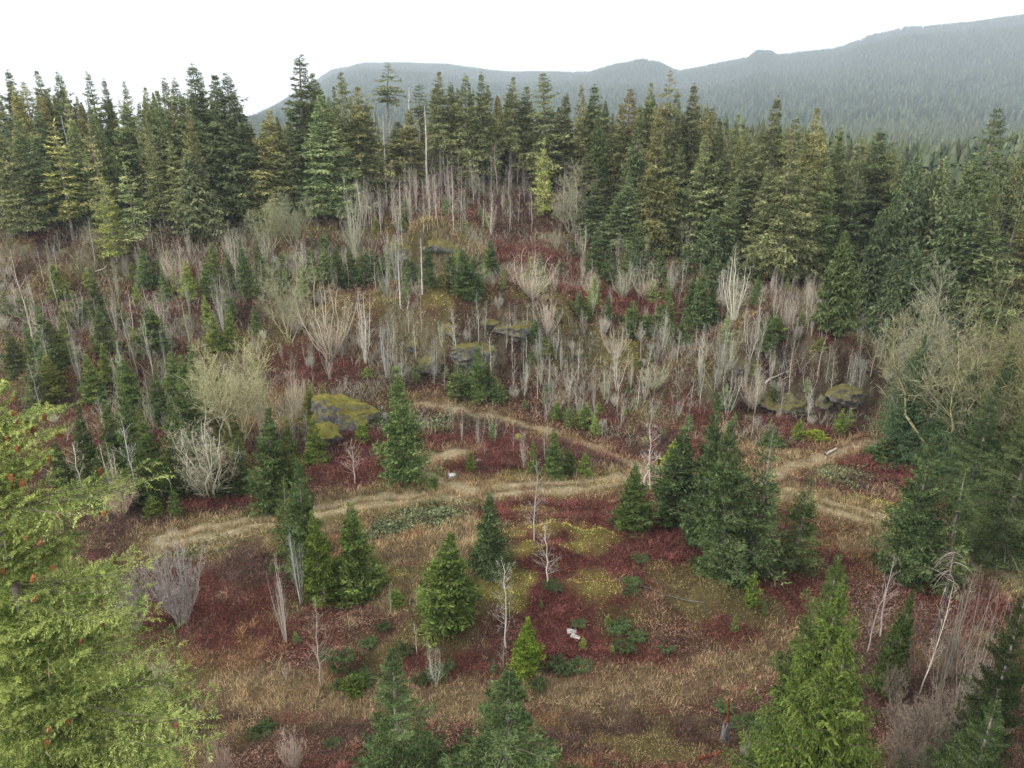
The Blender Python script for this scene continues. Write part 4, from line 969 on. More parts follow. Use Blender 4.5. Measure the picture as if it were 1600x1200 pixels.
# ------------------------------------------------------------------ labels that single out: landmark zone, then rank from the left
ZONES = [ # (umin, umax, vmin, vmax of foot) wording
 (-400, 130, 0, 392, "behind the left rock ledge"), (130, 260, 0, 392, "left of the light round cedar"), (260, 400, 0, 392, "round the massive dark dome conifer"), (400, 560, 0, 392, "round the tallest dark spire"),
 (560, 680, 0, 345, "behind the white dead poles"), (680, 830, 0, 345, "right of the dead poles"), (830, 960, 0, 400, "behind the lone pale slim conifer"), (960, 1090, 0, 460, "near the rusty-topped conifer"),
 (1090, 1200, 0, 460, "below the mountain saddle"), (1200, 1300, 0, 470, "left of the cone-shaped cedar"), (1300, 1420, 0, 520, "behind the cone-shaped cedar"), (1420, 2200, 0, 640, "at the forest's right end"),
 (560, 700, 345, 380, "above the top rock outcrop"), (700, 900, 340, 385, "on the rosy upper slope"), (560, 700, 380, 470, "between the two upper outcrops"), (700, 860, 385, 500, "right of the pale rock face"),
 (860, 1010, 400, 545, "in the crimson hollow"), (1010, 1200, 460, 550, "above the right rock mounds"), (-400, 120, 392, 520, "below the left ledge"), (120, 260, 392, 520, "on the left upper slope"), (260, 420, 392, 520, "above the mossy tree"), (420, 560, 392, 560, "beside the two pale fans"),
 (-400, 120, 520, 660, "left of the tall lichen tree"), (120, 260, 520, 660, "over the orange moss patch"), (260, 420, 520, 700, "round the tall lichen tree"), (420, 600, 560, 700, "round the yellow mossy boulder"),
 (600, 720, 470, 640, "before the grey cliff"), (720, 850, 500, 660, "right of the grey cliff"), (850, 960, 545, 690, "above the upper trail"), (960, 1120, 545, 720, "on the mossy mounds"),
 (1120, 1250, 520, 700, "on the right cliff"), (1200, 1330, 440, 700, "above the side trail"), (1330, 1440, 480, 740, "at the side trail's end"), (1420, 2200, 560, 900, "under the lichen-hung maple"),
 (-400, 420, 660, 830, "behind the track's left end"), (420, 700, 700, 800, "on the bank above the track"), (700, 960, 640, 760, "between trail and track"), (-400, 420, 830, 1300, "beside the foreground fir"),
 (420, 620, 800, 1300, "on the slope left of the knoll"), (620, 850, 800, 1300, "on the knoll"), (850, 1300, 740, 1300, "right of the knoll"), (1300, 2200, 740, 1600, "in the lower right thicket")]
WORD = dict(young="bushy fir", loose="thin fir", huge="tall near fir", near="fine-needled fir", small="little fir", forest="ragged dark conifer", full="full conifer", spindly="spindly conifer", tuft="tufted conifer", cedar="drooping cedar", cedar_near="cedar",
            wispy="wispy bare tree", fan="bare fan-shaped tree", upright="clump of bare stems", sapling="thin bare sapling", shrub="low bare shrub", mossy="mossy bare tree", arching="arching brown shrub", pole="dead pole")
GRP = dict(young="young firs dotting the clearing", loose="young firs dotting the clearing", huge="young firs dotting the clearing", near="young firs dotting the clearing", small="young firs dotting the clearing", forest="conifers of the forest behind", full="conifers of the forest behind",
           spindly="conifers of the forest behind", tuft="conifers of the forest behind", cedar="cedars at the forest edge", cedar_near="cedars at the forest edge", wispy="bare trees on the slopes", fan="bare trees on the slopes", upright="bare trees on the slopes", sapling="bare saplings on the slopes",
           shrub="low bare shrubs", mossy="mossy broadleaf trees", arching="low bare shrubs", pole="dead poles standing in the clearing")
ORD = ["leftmost", "second from left", "third from left", "fourth from left", "fifth from left", "sixth from left", "seventh from left", "eighth from left", "ninth from left", "tenth from left"]
def tone_word(t, key):
    s = sum(t) / 3; 
    if key in ("wispy", "fan", "upright", "sapling", "shrub", "mossy", "arching", "pole"):
        return "brownish" if s < .7 else ("grey" if s < .93 else "pale")
    if t[0] > 1.2: return "yellowish"
    if t[2] > t[1] * .97: return "bluish"
    return "dark green" if s < .75 else "green"
def label_all():
    groups = {}
    for p in PLACED:
        if "group" not in p["o"]: p["o"]["group"] = GRP[p["key"]]
        if p["label"]: continue
        z = float(tz(p["x"], p["y"])); u, v = proj(p["x"], p["y"], z); ut, _ = proj(p["x"], p["y"], z + p["H"] * .5)
        zn = next((w for a, b, c, d, w in ZONES if a <= u < b and c <= v < d), "scattered in the clearing")
        w = WORD[p["key"]].replace("dark ", "")
        groups.setdefault((tone_word(p["tint"], p["key"]) + " " + w, zn), []).append((ut, p))
    for (w, zn), L in groups.items():
        L.sort(key=lambda a: a[0]); n = len(L)
        for i, (_, p) in enumerate(L):
            if n == 1: l = f"the only {w} {zn}"
            elif i == n - 1: l = f"rightmost {w} {zn}"
            elif i < 10: l = f"{ORD[i]} {w} {zn}"
            elif n - 1 - i < 10: l = f"{ORD[n - 1 - i].replace('left', 'right')} {w} {zn}"
            else: l = f"{w} in the middle of those {zn}"
            p["o"]["label"] = l
label_all()

# ------------------------------------------------------------------ the big cone-bearing fir beside the camera
def big_fir():
    H = 30.6; x0, y0 = -8.9, 11.0; zg = float(tz(x0, y0)); H = 30.6 - zg
    def prof(t):
        dep = (1 - t) * H * .92
        return np.minimum(.6 + .185 * dep, 2.6) * (.72 + .28 * np.sin(dep * 5.2) ** 2) / 4.6
    ex = []
    for z, L, el, az in [(30.0, 1.75, .12, .1), (29.8, 1.6, .1, -.25), (29.9, 1.3, .15, .5), (28.6, 3.05, .1, .12), (28.4, 2.8, .08, .32), (28.5, 2.4, .1, -.12), (26.9, 2.5, .0, .1), (26.8, 2.3, .0, .4), (26.6, 2.2, 0, -.2),
                         (25.4, 2.5, -.05, .2), (24.4, 2.8, -.05, .05), (24.2, 2.6, -.05, .45), (23.7, 3.1, -.05, .15), (23.3, 3.1, -.08, -.1)]:
        for q in range(4): ex.append((z - zg + .15 + RNG.normal(0, .09), az + RNG.normal(0, .16), L * RNG.uniform(.6, 1.02), el + RNG.normal(0, .03)))
    tm, cm = conifer(500, H, 4.6, cb=.12, nbr=470, ntw=18, nlf=34, lf=(.085, .0155), gap=.03, brush=.8, irr=.3, prof=prof, tpow=.42, hi=.5, lo=-.15, sag=.22, clump=.9, djit=.75, roll=1.2,
                     extra=ex, twl=.42, trunk_r=.34, lmul=3.)
    tips = conifer.tips; t2 = conifer.tips2
    e = bpy.data.objects.new("fir_tree", None); COL.objects.link(e); e.location = (x0, y0, zg)
    link("trunk", tm, e, (1, 1, 1)); link("crown", cm, e, (2.75, 2.75, 1.95))
    tag(e, "huge lichen-hung fir with orange cones filling the lower left corner, seen from its top", "fir tree")
    # cones
    b = MB(); k = 9; sd = 7
    ts = np.linspace(0, 1, k); r = .022 * np.sin(np.pi * (ts * .86 + .1)) ** .7; r[1::2] *= 1.25
    b.path(np.stack([0 * ts, 0 * ts, -.115 * ts], -1), r, sd, .5)
    rng = np.random.default_rng(3)
    for q in range(70):
        a = rng.uniform(0, 6.28); zz = -rng.uniform(.01, .11)
        b.leaves(np.array([[.014 * math.cos(a), .014 * math.sin(a), zz]]), np.array([[math.cos(a), math.sin(a), -.9]]), .026, .02, rng, .3)
    cme = b.mesh("cone", [M_CONE])
    P = np.concatenate([tips, t2[rng.integers(0, len(t2), 1500)]])
    W = P + np.array([x0, y0, zg]); u, v = proj(W[:, 0], W[:, 1], W[:, 2])
    ok = np.where((u > 2) & (u < 330) & (v > 600) & (v < 1198) & (P[:, 0] > .3) & (P[:, 1] < 1.2))[0]
    up = ok[(W[ok, 2] > 29.2)]; mid = ok[(W[ok, 2] <= 29.2)]
    pick = list(rng.permutation(up)[:30]) + list(rng.permutation(mid)[:40])
    for i in pick:
        p = P[i]
        o = link("cone", cme, e, (rng.uniform(.6, 1.1),) * 3, (p[0], p[1], p[2] - .01)); s = rng.uniform(.85, 1.25); o.scale = (s * 1.15, s * 1.15, s)
        o.rotation_euler = (rng.normal(0, .3), rng.normal(0, .3), rng.uniform(0, 6))
    j = rng.permutation(mid)[70:150]; sm = []
    for q in range(4):
        lb = MB(); w = np.cumsum(rng.normal(0, .012, (7, 2)), 0)
        for _ in range(3): lb.path(np.column_stack([w + rng.normal(0, .008, (7, 2)), -np.linspace(0, rng.uniform(.18, .34), 7)]), np.linspace(.006, .002, 7), 3, rng.random())
        sm.append(lb.mesh("lichen_strand", [M_LICHEN]))
    for i in j:
        o = link("lichen_strand", sm[rng.integers(4)], e, (1.2, 1.3, 1.0), tuple(P[i])); o.rotation_euler = (0, 0, rng.uniform(0, 6))
big_fir()

# ------------------------------------------------------------------ rocks
from mathutils import noise as mn
import bmesh
def ico(n):
    bm = bmesh.new(); bmesh.ops.create_icosphere(bm, subdivisions=n, radius=1.0)
    bm.verts.index_update()
    V = np.array([v.co for v in bm.verts]); F = np.array([[v.index for v in f.verts] for f in bm.faces]); bm.free(); return V, F
_ico = {k: ico(k) for k in (3, 4, 5)}
def rock(u, v, wpx, hm, dm, m, label, seed=0, lift=.25, rough=.35, name="mossy_boulder", cat="rock", group=None, res=4, sq=.6):
    x, y = ray(u, v); z = float(tz(x, y)); d = y * CT - (z - CAMZ) * ST; w = wpx * d / FPX
    V, F = _ico[res]; V = V.copy()
    S = V.copy()
    out = np.empty_like(V)
    rk = np.random.default_rng(seed); pl = rk.normal(0, 1, (22, 3)); pl /= np.linalg.norm(pl, axis=1, keepdims=True)
    pd = rk.uniform(.5, .85, 22)
    for _n, _d in zip(pl, pd):
        e = np.maximum(S @ _n - _d, 0); S = S - _n * (e * .93)[:, None]
    for i, p in enumerate(V):
        q = Vector((p[0] * 1.2 + seed * 7.1, p[1] * 1.2, p[2] * 1.2))
        r = 1 + rough * .75 * mn.fractal(q * 1.4, .8, 2.1, 7) + rough * .25 * (mn.voronoi(q * 5)[0][0] - .3)
        out[i] = S[i] * r
    out *= np.array([w / 2, dm / 2, hm / 2])
    me = mk_mesh(name, out, F, [m])
    o = link(name, me, loc=(x, y + dm * .12, z + hm * (lift - (.16 if res > 3 and 'yellow' not in label else 0)))); o.rotation_euler = (0, 0, math.radians(seed * 37 % 50 - 25))
    return tag(o, label, cat, group)
rock(530, 674, 118, 7.0, 6, M_ROCK_Y, "dark boulder capped with bright yellow moss left of the tall lone fir", 1, .2, .3, res=5)
rock(503, 700, 66, 4.6, 4, M_ROCK_Y, "lower shoulder boulder with yellow moss touching the big yellow-capped boulder", 2, .25, .3, res=4)
rock(735, 560, 110, 4.2, 6, M_ROCK_G, "wide grey cliff face under the mossy ledge in the middle of the slope", 3, .15, .4, "rock_outcrop", res=5)
rock(675, 575, 60, 3.8, 5, M_ROCK_G, "dark left buttress of the grey cliff behind thin saplings", 4, .1, .4, "rock_outcrop", res=5)
rock(800, 512, 64, 3.2, 4.5, M_ROCK_G, "pale lichen spotted rock on the right shoulder of the grey cliff", 5, -.12, .4, "rock_outcrop", res=5)
rock(622, 398, 60, 3.2, 5, M_ROCK_G, "pale rock face behind the white dead pole", 7, .15, .4, "rock_outcrop", res=4)
rock(688, 388, 70, 3.4, 5, M_ROCK_G, "upper rock outcrop right of the slim dead pole", 8, .15, .4, "rock_outcrop", res=4)
rock(100, 402, 40, 3., 4, M_ROCK_G, "pale split rock under the left ledge", 9, .2, .4, "rock_outcrop", res=4)
rock(215, 400, 44, 2.6, 4, M_ROCK_G, "pale broken rock at the top of the left slope", 10, .1, .4, "rock_outcrop", res=4)
rock(1010, 695, 50, 2.4, 3, M_ROCK_G, "dark overhung rock behind the white forked birch", 13, .1, .4, res=4)
rock(935, 678, 26, 1.6, 2, M_ROCK_G, "dark moss-topped rock at the bend of the upper trail", 14, .2, .4, res=4)
rock(1230, 640, 90, 3.6, 5, M_ROCK_G, "grey cliff with hanging stems right of the fir clump", 15, .05, .45, "rock_outcrop", res=5)
rock(1330, 625, 80, 4., 5, M_ROCK_G, "shadowy mossy cliff above the side trail", 16, .05, .45, "rock_outcrop", res=5)
rock(1150, 580, 60, 3., 4, M_ROCK_G, "moss-topped ledge at the left end of the right cliff", 17, .05, .4, "rock_outcrop", res=4)
rock(648, 620, 16, .9, 1.4, M_ROCK_Y, "bright yellow moss tuft stone right of the tall lone fir's tip", 26, 0, .2, res=3)
rock(812, 690, 22, 1.1, 1.4, M_ROCK_Y, "yellow mossy stump-like stone below the upper trail", 27, .2, .2, res=3)
rock(1150, 522, 16, .6, .8, M_ROCK_Y, "tiny yellow moss tuft above the right cliff", 30, .1, .2, res=3)
for i, (u, v, w, h, l) in enumerate([(765, 515, 40, 2.2, "lichen-spotted block between the grey cliff and its right shoulder"), (700, 520, 50, 2.0, "mossy block crowning the grey cliff"), (650, 545, 36, 2.4, "narrow dark block at the left end of the grey cliff"),
        (1195, 625, 34, 2.2, "pale jagged block left of the right cliff"), (1285, 635, 40, 2.8, "mossy block in the middle of the right cliff"), (1170, 655, 26, 1.2, "small grey block at the right cliff's left foot"), (900, 560, 30, 1.4, "dark rock left of the mossy mounds"), (880, 605, 24, 1.2, "small dark rock above the upper trail"),
        (720, 372, 26, 1.6, "small white-flecked rock right of the upper outcrop"), (560, 640, 30, 2.0, "grey rock right behind the yellow-capped boulder"), (300, 455, 30, 1.4, "dark rock below the pale upper-left bare tree"), (60, 600, 30, 1.4, "dark rock above the foreground fir's top")]):
    rock(u, v, w, h, h * 1.3, M_ROCK_G, l, 40 + i, .15, .45, res=4)
# white broken slab, pale stone
M_WHITE = bark_mat("weathered_white_stone", (.38, .38, .38), (.6, .6, .59), 6)
M_RED = bark_mat("rotten_red_wood", (.10, .03, .02), (.22, .07, .04), 5)
M_GREYW = bark_mat("weathered_grey_wood", (.07, .065, .065), (.20, .19, .19), 5)
def slab(u, v, lx, ly, th, rz, label, m=M_WHITE, tilt=.25):
    x, y = ray(u, v); rng = np.random.default_rng(int(u))
    bm = bmesh.new(); bmesh.ops.create_cube(bm, size=1)
    bmesh.ops.subdivide_edges(bm, edges=bm.edges[:], cuts=3, use_grid_fill=True)
    for q in bm.verts:
        q.co.x *= lx * (1 + rng.normal(0, .06)); q.co.y *= ly * (1 + rng.normal(0, .1)) * (1 - .5 * (q.co.x / lx)); q.co.z *= th * (1 + rng.normal(0, .15))
    me = bpy.data.meshes.new("stone_slab"); bm.to_mesh(me); bm.free(); me.materials.append(m)
    o = link("stone_slab", me, loc=(x, y, float(tz(x, y)) + th * .8)); o.rotation_euler = (tilt, .1, rz)
    tag(o, label, "stone")
slab(893, 993, .62, .30, .10, .1, "upper half of the white broken slab on the crimson knoll")
slab(899, 999, .62, .26, .09, -.5, "lower half of the white broken slab on the crimson knoll")
slab(707, 748, .7, .5, .35, .3, "pale block of stone beside the grey dirt spur")
slab(748, 723, .35, .3, .2, .3, "small pale stone at the tip of the grey dirt spur")
def stump(u, v, h, r, m, label, jag=.5, seed=1, name="tree_stump", top=None):
    x, y = ray(u, v); rng = np.random.default_rng(seed); b = MB(); sd = 14
    a = np.arange(sd) * 2 * np.pi / sd; hs = [-.3, 0, .25, .5, .75, 1.]
    rr = r * (1 + rng.normal(0, .08, sd)); topz = h * (1 + jag * rng.uniform(-.5, .5, sd))
    V = []
    for i, q in enumerate(hs):
        w = rr * (1.2 - .25 * min(max(q, 0), .5) * 2) * (1 - .35 * max(q - .5, 0))
        z = topz * q if q > 0 else np.full(sd, q)
        V.append(np.stack([np.cos(a) * w, np.sin(a) * w, z], -1))
    for sc in (.6, .02): V.append(np.stack([np.cos(a) * rr * .6 * sc, np.sin(a) * rr * .6 * sc, topz * (.8 if sc > .1 else .7)], -1))
    V = np.concatenate(V); k = np.arange(sd); F = []
    for i in range(len(hs) + 1): F.append(np.stack([k + i * sd, (k + 1) % sd + i * sd, (k + 1) % sd + (i + 1) * sd, k + (i + 1) * sd], 1))
    b.add(V, np.concatenate(F), .5)
    o = link(name, b.mesh(name, [m]), loc=(x, y, float(tz(x, y)))); o.color = (1, 1, 1, 1)
    return tag(o, label, "stump")
s1 = stump(1131, 1160, 1.3, .22, M_GREYW, "tall broken stump, red rotten spike over a grey base, near the bottom edge", .6, 5)
bsp = MB(); tt = np.linspace(0, 1, 6); bsp.path(np.stack([.06 * np.sin(tt * 4), 0 * tt, .9 + 2.1 * tt], -1), .11 * (1 - .5 * tt), 6, .5)
link("rotten_spike", bsp.mesh("rotten_spike", [M_RED]), s1)["label"] = "red rotten spike"
stump(1165, 1178, .9, .28, M_GREYW, "small grey leaning stump beside the red rotten spike", .5, 7)
stump(1415, 760, .5, .5, M_RED, "dark rotten stump left of the silver-tipped fir", .5, 9)
stump(255, 785, 1.4, .12, M_WHITE, "short white post-like snag under the pale fan tree", .2, 11)
def log_(u0, v0, u1, v1, r, m, label):
    a = np.array(ray(u0, v0)); c = np.array(ray(u1, v1)); b = MB(); n = 6
    P = np.array([[*(a + (c - a) * t), float(tz(*(a + (c - a) * t))) + r * .8] for t in np.linspace(0, 1, n)]); o0 = P[0].copy()
    b.path(P - o0, np.full(n, r) * np.linspace(1, .7, n), 8, .5)
    tag(link("fallen_log", b.mesh("fallen_log", [m]), loc=o0), label, "log")
log_(1288, 712, 1306, 704, .16, M_PALE, "short pale log lying beside the side trail")
log_(150, 430, 168, 418, .1, M_PALE, "thin fallen log on the left upper slope")
log_(960, 905, 1100, 948, .05, M_GREYW, "long grey fallen trunk lying across the knoll below the fir clump")
log_(1090, 1190, 1125, 1180, .1, M_RED, "reddish rotten log by the tall broken stump")
log_(1195, 600, 1235, 585, .12, M_PALE, "pale leaning log on the right cliff")
# snag with drooping broken roots by the gravel track
xs, ys, Hs = solve(1492, 862, 985)
sg = MB(); tt = np.linspace(0, 1, 8); Pp = np.stack([.15 * np.sin(tt * 3), .1 * tt, tt * Hs - .3 * (1 - tt)], -1); sg.path(Pp, .13 * (1 - .4 * tt), 8, .5)
e = link("dead_tree", None, loc=(xs, ys, float(tz(xs, ys))))
link("trunk", sg.mesh("snag_trunk", [M_GREYW]), e, (.7, .62, .6))
sg = MB(); rs = np.random.default_rng(4)
for i in range(26):
    a = rs.uniform(2.2, 4.4) if i % 3 else rs.uniform(0, 6.28); L = rs.uniform(.3, 1.5); q = np.linspace(0, 1, 6)
    sg.path(np.stack([np.cos(a) * L * q, np.sin(a) * L * q, Hs * rs.uniform(.55, 1.) + L * (rs.uniform(0, .8) * q - rs.uniform(.3, 1.5) * q * q)], -1), .03 * (1 - q) + .008, 3, rs.random())
link("crown", sg.mesh("snag_branches", [M_TWIG]), e, (.7, .62, .6))
tag(e, "grey snag with curled drooping branches beside the gravel track at the right", "dead tree", "dead poles standing in the clearing")

# ------------------------------------------------------------------ sword ferns
def fern_mesh(seed):
    rng = np.random.default_rng(seed); b = MB()
    for i in range(16):
        a = i * .393 + rng.normal(0, .1); L = rng.uniform(.6, 1.); q = np.linspace(.08, 1, 16)
        P = np.stack([np.cos(a) * L * q * .85, np.sin(a) * L * q * .85, L * (1.0 * q - .75 * q ** 2)], -1)
        pr = np.array([-np.sin(a), np.cos(a), 0.]); fw = np.gradient(P, axis=0); fw = unit(fw)
        for sg_ in (-1, 1):
            b.leaves(P, fw * .5 + pr * sg_, .16 * np.sin(np.pi * (q * .8 + .2)) + .02, .045, rng, .15)
        b.path(P, .008 * (1 - q) + .003, 3, .2)
    return b.mesh("sword_fern", [M_CEDAR])
fm = [fern_mesh(s) for s in (1, 2, 3)]
FERNS = [(862,920),(872,925),(905,982),(960,990),(968,985),(995,1000),(975,1020),(1040,1018),(880,1055),(905,1048),(870,1045),(560,1060),(572,1070),(540,1045),(655,1068),(670,1062),(682,1060),(575,1010),(635,1025),(528,1050),(512,1035),
         (985,915),(985,930),(840,1075),(1150,1140),(1175,1130),(1130,1110),(700,1050),(530,1075),(1185,1150),(600,985),(755,905),(1000,880),(960,820),(420,1140),(410,1150),(520,1170)]
for i, (u, v) in enumerate(FERNS):
    x, y = ray(u, v); s = RNG.uniform(.8, 1.3)
    o = link("sword_fern", fm[i % 3], None, tuple(np.array((.75, .85, .8)) * RNG.uniform(.4, .8)), (x, y, float(tz(x, y)) + .02)); o.scale = (s, s, s); o.rotation_euler = (0, 0, RNG.uniform(0, 6))
    tag(o, None, "fern", "sword ferns on the clearing floor")
_f = [o for o in COL.objects if o.name.startswith("sword_fern")]
_z = {}
for o in _f:
    u, v = proj(o.location.x, o.location.y, o.location.z)
    zn = "left of the bright green small fir" if u < 800 and v > 940 else ("round the white broken slab" if u < 1060 and v > 940 else ("by the tall broken stump" if u >= 1060 else "near the white birch sapling"))
    _z.setdefault(zn, []).append((u, o))
for zn, L in _z.items():
    L.sort(key=lambda a: a[0]); n = len(L)
    for i, (u, o) in enumerate(L):
        o["label"] = f"{ORD[i] if i < 10 else (ORD[n - 1 - i].replace('left', 'right') if n - 1 - i < 10 else 'middle')} dark green sword fern {zn}"

# ------------------------------------------------------------------ undergrowth that nobody could count
def undergrowth(n, seed, y0, y1, pw):
    rng = np.random.default_rng(seed)
    q = rng.random(n); y = (y0 ** pw + q * (y1 ** pw - y0 ** pw)) ** (1 / pw)
    x = rng.uniform(-1, 1, n) * (y * .84 + 9)
    return rng, x, y
class Blades:
    def __init__(s): s.C = []; s.D = []; s.L = []; s.W = []; s.RGB = []
    def add(s, C, D, L, W, rgb): s.C.append(C); s.D.append(D); s.L.append(L); s.W.append(W); s.RGB.append(rgb)
    def build(s, name, label, cat, rng, upb=(0, 0, 1.), roll=.8):
        C = np.concatenate(s.C); b = MB()
        b.leaves(C, np.concatenate(s.D), np.concatenate(s.L), np.concatenate(s.W), rng, roll)
        me = mk_mesh(name, np.concatenate(b.V), np.concatenate(b.F), [M_BLADE], cover=np.repeat(np.concatenate(s.RGB), 4, 0))
        tag(link(name, me), label, cat, kind="stuff")
BG, BB, BV, BT = Blades(), Blades(), Blades(), Blades()
rng, x, y = undergrowth(230000, 31, 26, 150, .6)
W, tr = cover(x, y)
cum = np.cumsum(W, 1); ci, cj = np.floor((x + .4 * fbm(x, y, 2)) / .8).astype(int), np.floor((y + .4 * fbm(y, x, 2)) / .8).astype(int)
kk = (np.where(rng.random(len(x)) < .6, _tab[ci * 7 & 255, (cj * 13 + ci) & 255], rng.random(len(x)))[:, None] > cum).sum(1).clip(0, 9)
z = tz(x, y); sc = np.clip(y / 48, .75, 2.4); hn = .45 + 1.3 * fbm(x / 1.7 + 9, y / 1.7, 2) ** 1.5
#      count, height, length, width, uprightness, spread
SPEC = {0: (4, .18, .16, .045, .6, .25), 1: (5, .05, .40, .022, 2.2, .18), 2: (3, .03, .12, .04, .8, .2), 3: (5, .18, .45, .016, 1.0, .3), 4: (6, .30, .17, .09, .5, .35), 6: (1, .05, .2, .04, .7, .3), 7: (4, .05, .22, .025, 1.2, .2), 8: (6, .26, .36, .018, .9, .3), 9: (6, .12, .34, .026, 1.3, .22)}
for k, (c, hh, ln, wd, upn, spd) in SPEC.items():
    m = np.where(kk == k)[0]
    if not len(m): continue
    m = np.repeat(m, c); nn = len(m); s = sc[m]
    off = rng.normal(0, spd, (nn, 2)) * s[:, None]
    px, py = x[m] + off[:, 0], y[m] + off[:, 1]
    C = np.stack([px, py, tz(px, py) + rng.uniform(0, 1, nn) * hh * hn[m] * np.sqrt(s) - .03], -1)
    D = np.stack([rng.normal(0, 1, nn), rng.normal(0, 1, nn), upn * rng.uniform(.2, 1.6, nn)], -1)
    t = rng.random(nn)[:, None]; rgb = (PAL[k] * (1 - t) + PAL2[k] * t) * rng.uniform(.5, 1.7, (nn, 1)) * ((1.3 if k in (1, 9) else 1.5) * (.5 + 1.0 * fbm(px / .9 + 31, py / .9, 2)))[:, None]
    if k == 8: g = rng.random(nn) < .22; rgb[g] = np.array([.10, .07, .06]) * rng.uniform(.6, 1.4, (g.sum(), 1))
    L = 1.15 * ln * s * rng.uniform(.5, 1.3, nn) * (.6 + .6 * hn[m]); Wd = wd * 1.35 * s ** .8 * rng.uniform(.7, 1.4, nn)
    B = BG if k in (1, 9, 7, 2) else (BV if k == 4 else BB)
    B.add(C, D, L, Wd, rgb)
BG.build("dry_grass", "tan, orange and olive dry grass and bracken over the clearing", "grass", rng)
BB.build("crimson_bramble", "low crimson and brown leafless bramble covering the clearing and slopes", "bramble", rng)
BV.build("green_bramble", "low evergreen bramble patches along the tracks", "bramble", rng)
# thin brush standing 1 to 2.5 m over the slopes
rng, x, y = undergrowth(38000, 33, 66, 165, 1.0)
W, tr = cover(x, y); z = tz(x, y)
dens = sstep(.40, .60, fbm(x / 5 + 60, y / 5 + 2, 3)) * sstep(68, 86, y) * (1 - W[:, 5] * 2.5).clip(0, 1) * (1 - .4 * W[:, 8]) * (1 - W[:, 6] * .6)
dt = np.minimum.reduce([dist_poly(P[0], x, y) for P in TR[:4]]); dens *= dt > 2.2
m = np.where(rng.random(len(x)) < dens)[0]; m = np.repeat(m, 4); nn = len(m)
off = rng.normal(0, .35, (nn, 2)); px, py = x[m] + off[:, 0], y[m] + off[:, 1]
pal = np.array([(.42, .41, .35), (.50, .49, .42), (.34, .32, .26), (.33, .36, .20), (.38, .36, .30)]); rgb = pal[rng.integers(0, 5, nn)] * rng.uniform(.6, 1.15, (nn, 1))
Hh = rng.uniform(.4, 2.2, nn) * (.6 + .8 * fbm(px / 4, py / 4, 2))
D = np.stack([rng.normal(0, .42, nn), rng.normal(0, .42, nn), np.ones(nn)], -1)
C = np.stack([px, py, tz(px, py) - .05], -1)
BT.add(C, D, Hh, np.full(nn, .05), rgb)
for q in range(3):
    f = rng.uniform(.25, .85, nn); D2 = D + rng.normal(0, .45, (nn, 3))
    BT.add(C + unit(D) * (Hh * f)[:, None], D2, Hh * .4, np.full(nn, .03), rgb * .9)
BT.build("twiggy_brush", "grey-brown leafless twiggy brush thick over the slopes", "brush", rng, roll=1.2)

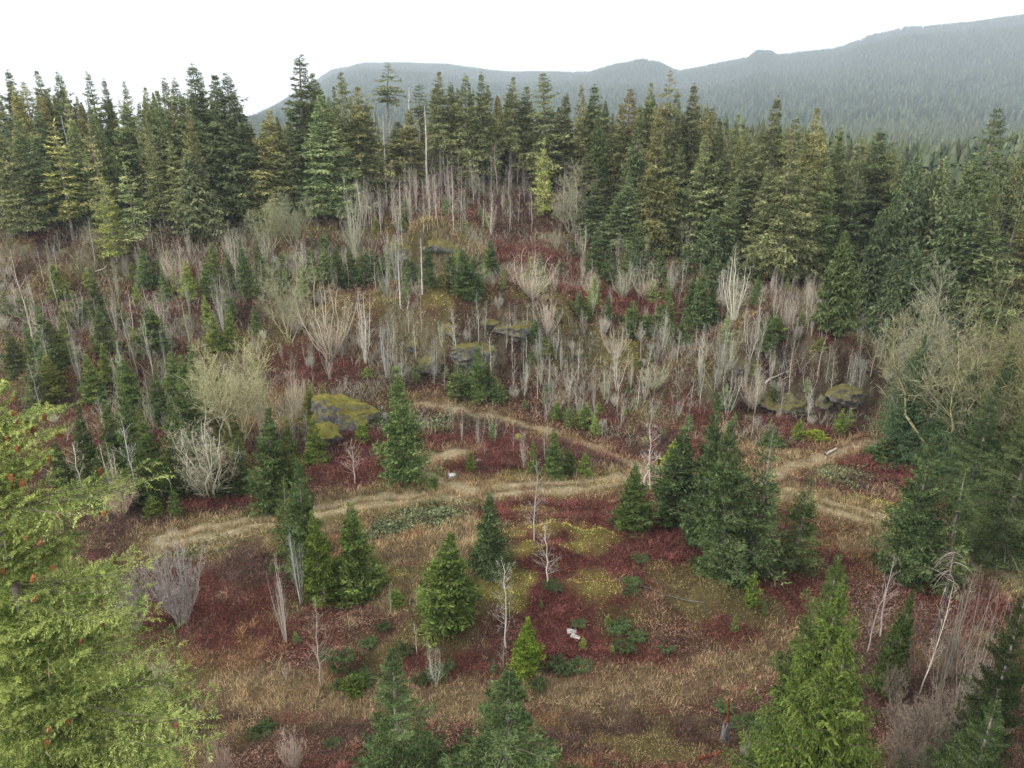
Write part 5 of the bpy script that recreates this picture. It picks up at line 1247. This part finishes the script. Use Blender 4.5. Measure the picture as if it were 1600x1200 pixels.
# ------------------------------------------------------------------ forest beyond and on the mountain, too many to count
def tiny_conifers(pts, H, name, label, rgb0, rgb1, seed, tiers=3):
    rng = np.random.default_rng(seed); n = len(pts); x, y = pts.T; z = tz(x, y) - 1; Vs, Fs, Cs = [], [], []; k0 = 0
    t = rng.random((n, 1)); b = rng.uniform(.6, 1.4, (n, 1)); rgb = (np.array(rgb0) * (1 - t) + np.array(rgb1) * t) * b
    sd = 5
    for j in range(tiers):
        zb = H * (.12 + .88 * j / tiers); zt = H * min(1., (.12 + .88 * (j + 1.5) / tiers)); r = H * .2 * (1 - j / tiers) * rng.uniform(.7, 1.2, n) + .15
        a = rng.uniform(0, 6.28, n)[:, None] + np.arange(sd) * 2 * np.pi / sd
        ring = np.stack([x[:, None] + np.cos(a) * r[:, None] * rng.uniform(.6, 1.3, (n, sd)), y[:, None] + np.sin(a) * r[:, None], (z + zb)[:, None] + rng.normal(0, .05, (n, sd)) * H[:, None]], -1)
        top = np.stack([x, y, z + zt], -1)[:, None]
        V = np.concatenate([ring, top], 1); i = np.arange(sd)
        F = np.stack([i, (i + 1) % sd, np.full(sd, sd)], 1)[None] + (np.arange(n) * (sd + 1))[:, None, None]
        Vs.append(V.reshape(-1, 3)); Fs.append(F.reshape(-1, 3) + k0); Cs.append(np.repeat(rgb, sd + 1, 0)); k0 += n * (sd + 1)
    me = mk_mesh(name, np.concatenate(Vs), np.concatenate(Fs), [M_BLADE], cover=np.concatenate(Cs))
    return tag(link(name, me), label, "forest", kind="stuff")
rng = np.random.default_rng(77)
NM = 120000; ym = np.sqrt(rng.uniform(1250 ** 2, 5000 ** 2, NM)); xm = rng.uniform(-.40, .84, NM) * ym
hm = rng.uniform(14, 26, NM) * (.7 + .6 * fbm(xm / 120, ym / 120, 2))
g1 = fbm(xm / 200 + 5, ym / 200, 3); keep = rng.random(NM) < .35 + .65 * sstep(.35, .6, g1)
tiny_conifers(np.stack([xm, ym], 1)[keep], hm[keep], "mountain_forest", "endless hazy conifers covering the mountain behind", (.035, .06, .04), (.10, .13, .08), 1, 2)
yf = 255 + 1050 * rng.random(26000) ** 1.2; xf = rng.uniform(-.9, .9, 26000) * yf
yr = rng.uniform(200, 300, 1200); xr = rng.uniform(.22, .9, 1200) * yr; yf = np.concatenate([yf, yr]); xf = np.concatenate([xf, xr])
tiny_conifers(np.stack([xf, yf], 1), rng.uniform(7, 13, 27200), "distant_forest", "dark mass of conifers filling the valley behind the forest edge", (.06, .085, .05), (.13, .15, .09), 2, 4)

# ------------------------------------------------------------------ the air
def haze():
    x0, x1, y0, y1, z0, z1 = -6900, 6900, -420, 6600, float(AZ.min()) - 1.0, max(float(AZ.max()) + 30, 60)
    V = np.array([(x, y, z) for z in (z0, z1) for y in (y0, y1) for x in (x0, x1)], float)
    F = np.array([(0, 2, 3, 1), (4, 5, 7, 6), (0, 1, 5, 4), (2, 6, 7, 3), (0, 4, 6, 2), (1, 3, 7, 5)])
    m = bpy.data.materials.new("haze"); m.use_nodes = True; n = m.node_tree; n.nodes.clear()
    out = n.nodes.new("ShaderNodeOutputMaterial"); v = n.nodes.new("ShaderNodeVolumePrincipled")
    v.inputs["Color"].default_value = (.74, .86, 1.0, 1); v.inputs["Density"].default_value = .0002; v.inputs["Anisotropy"].default_value = .2
    n.links.new(v.outputs[0], out.inputs["Volume"])
    o = link("haze", mk_mesh("haze", V, F, [m])); tag(o, "thin blue-white haze over the valley", "haze", kind="stuff")
haze()
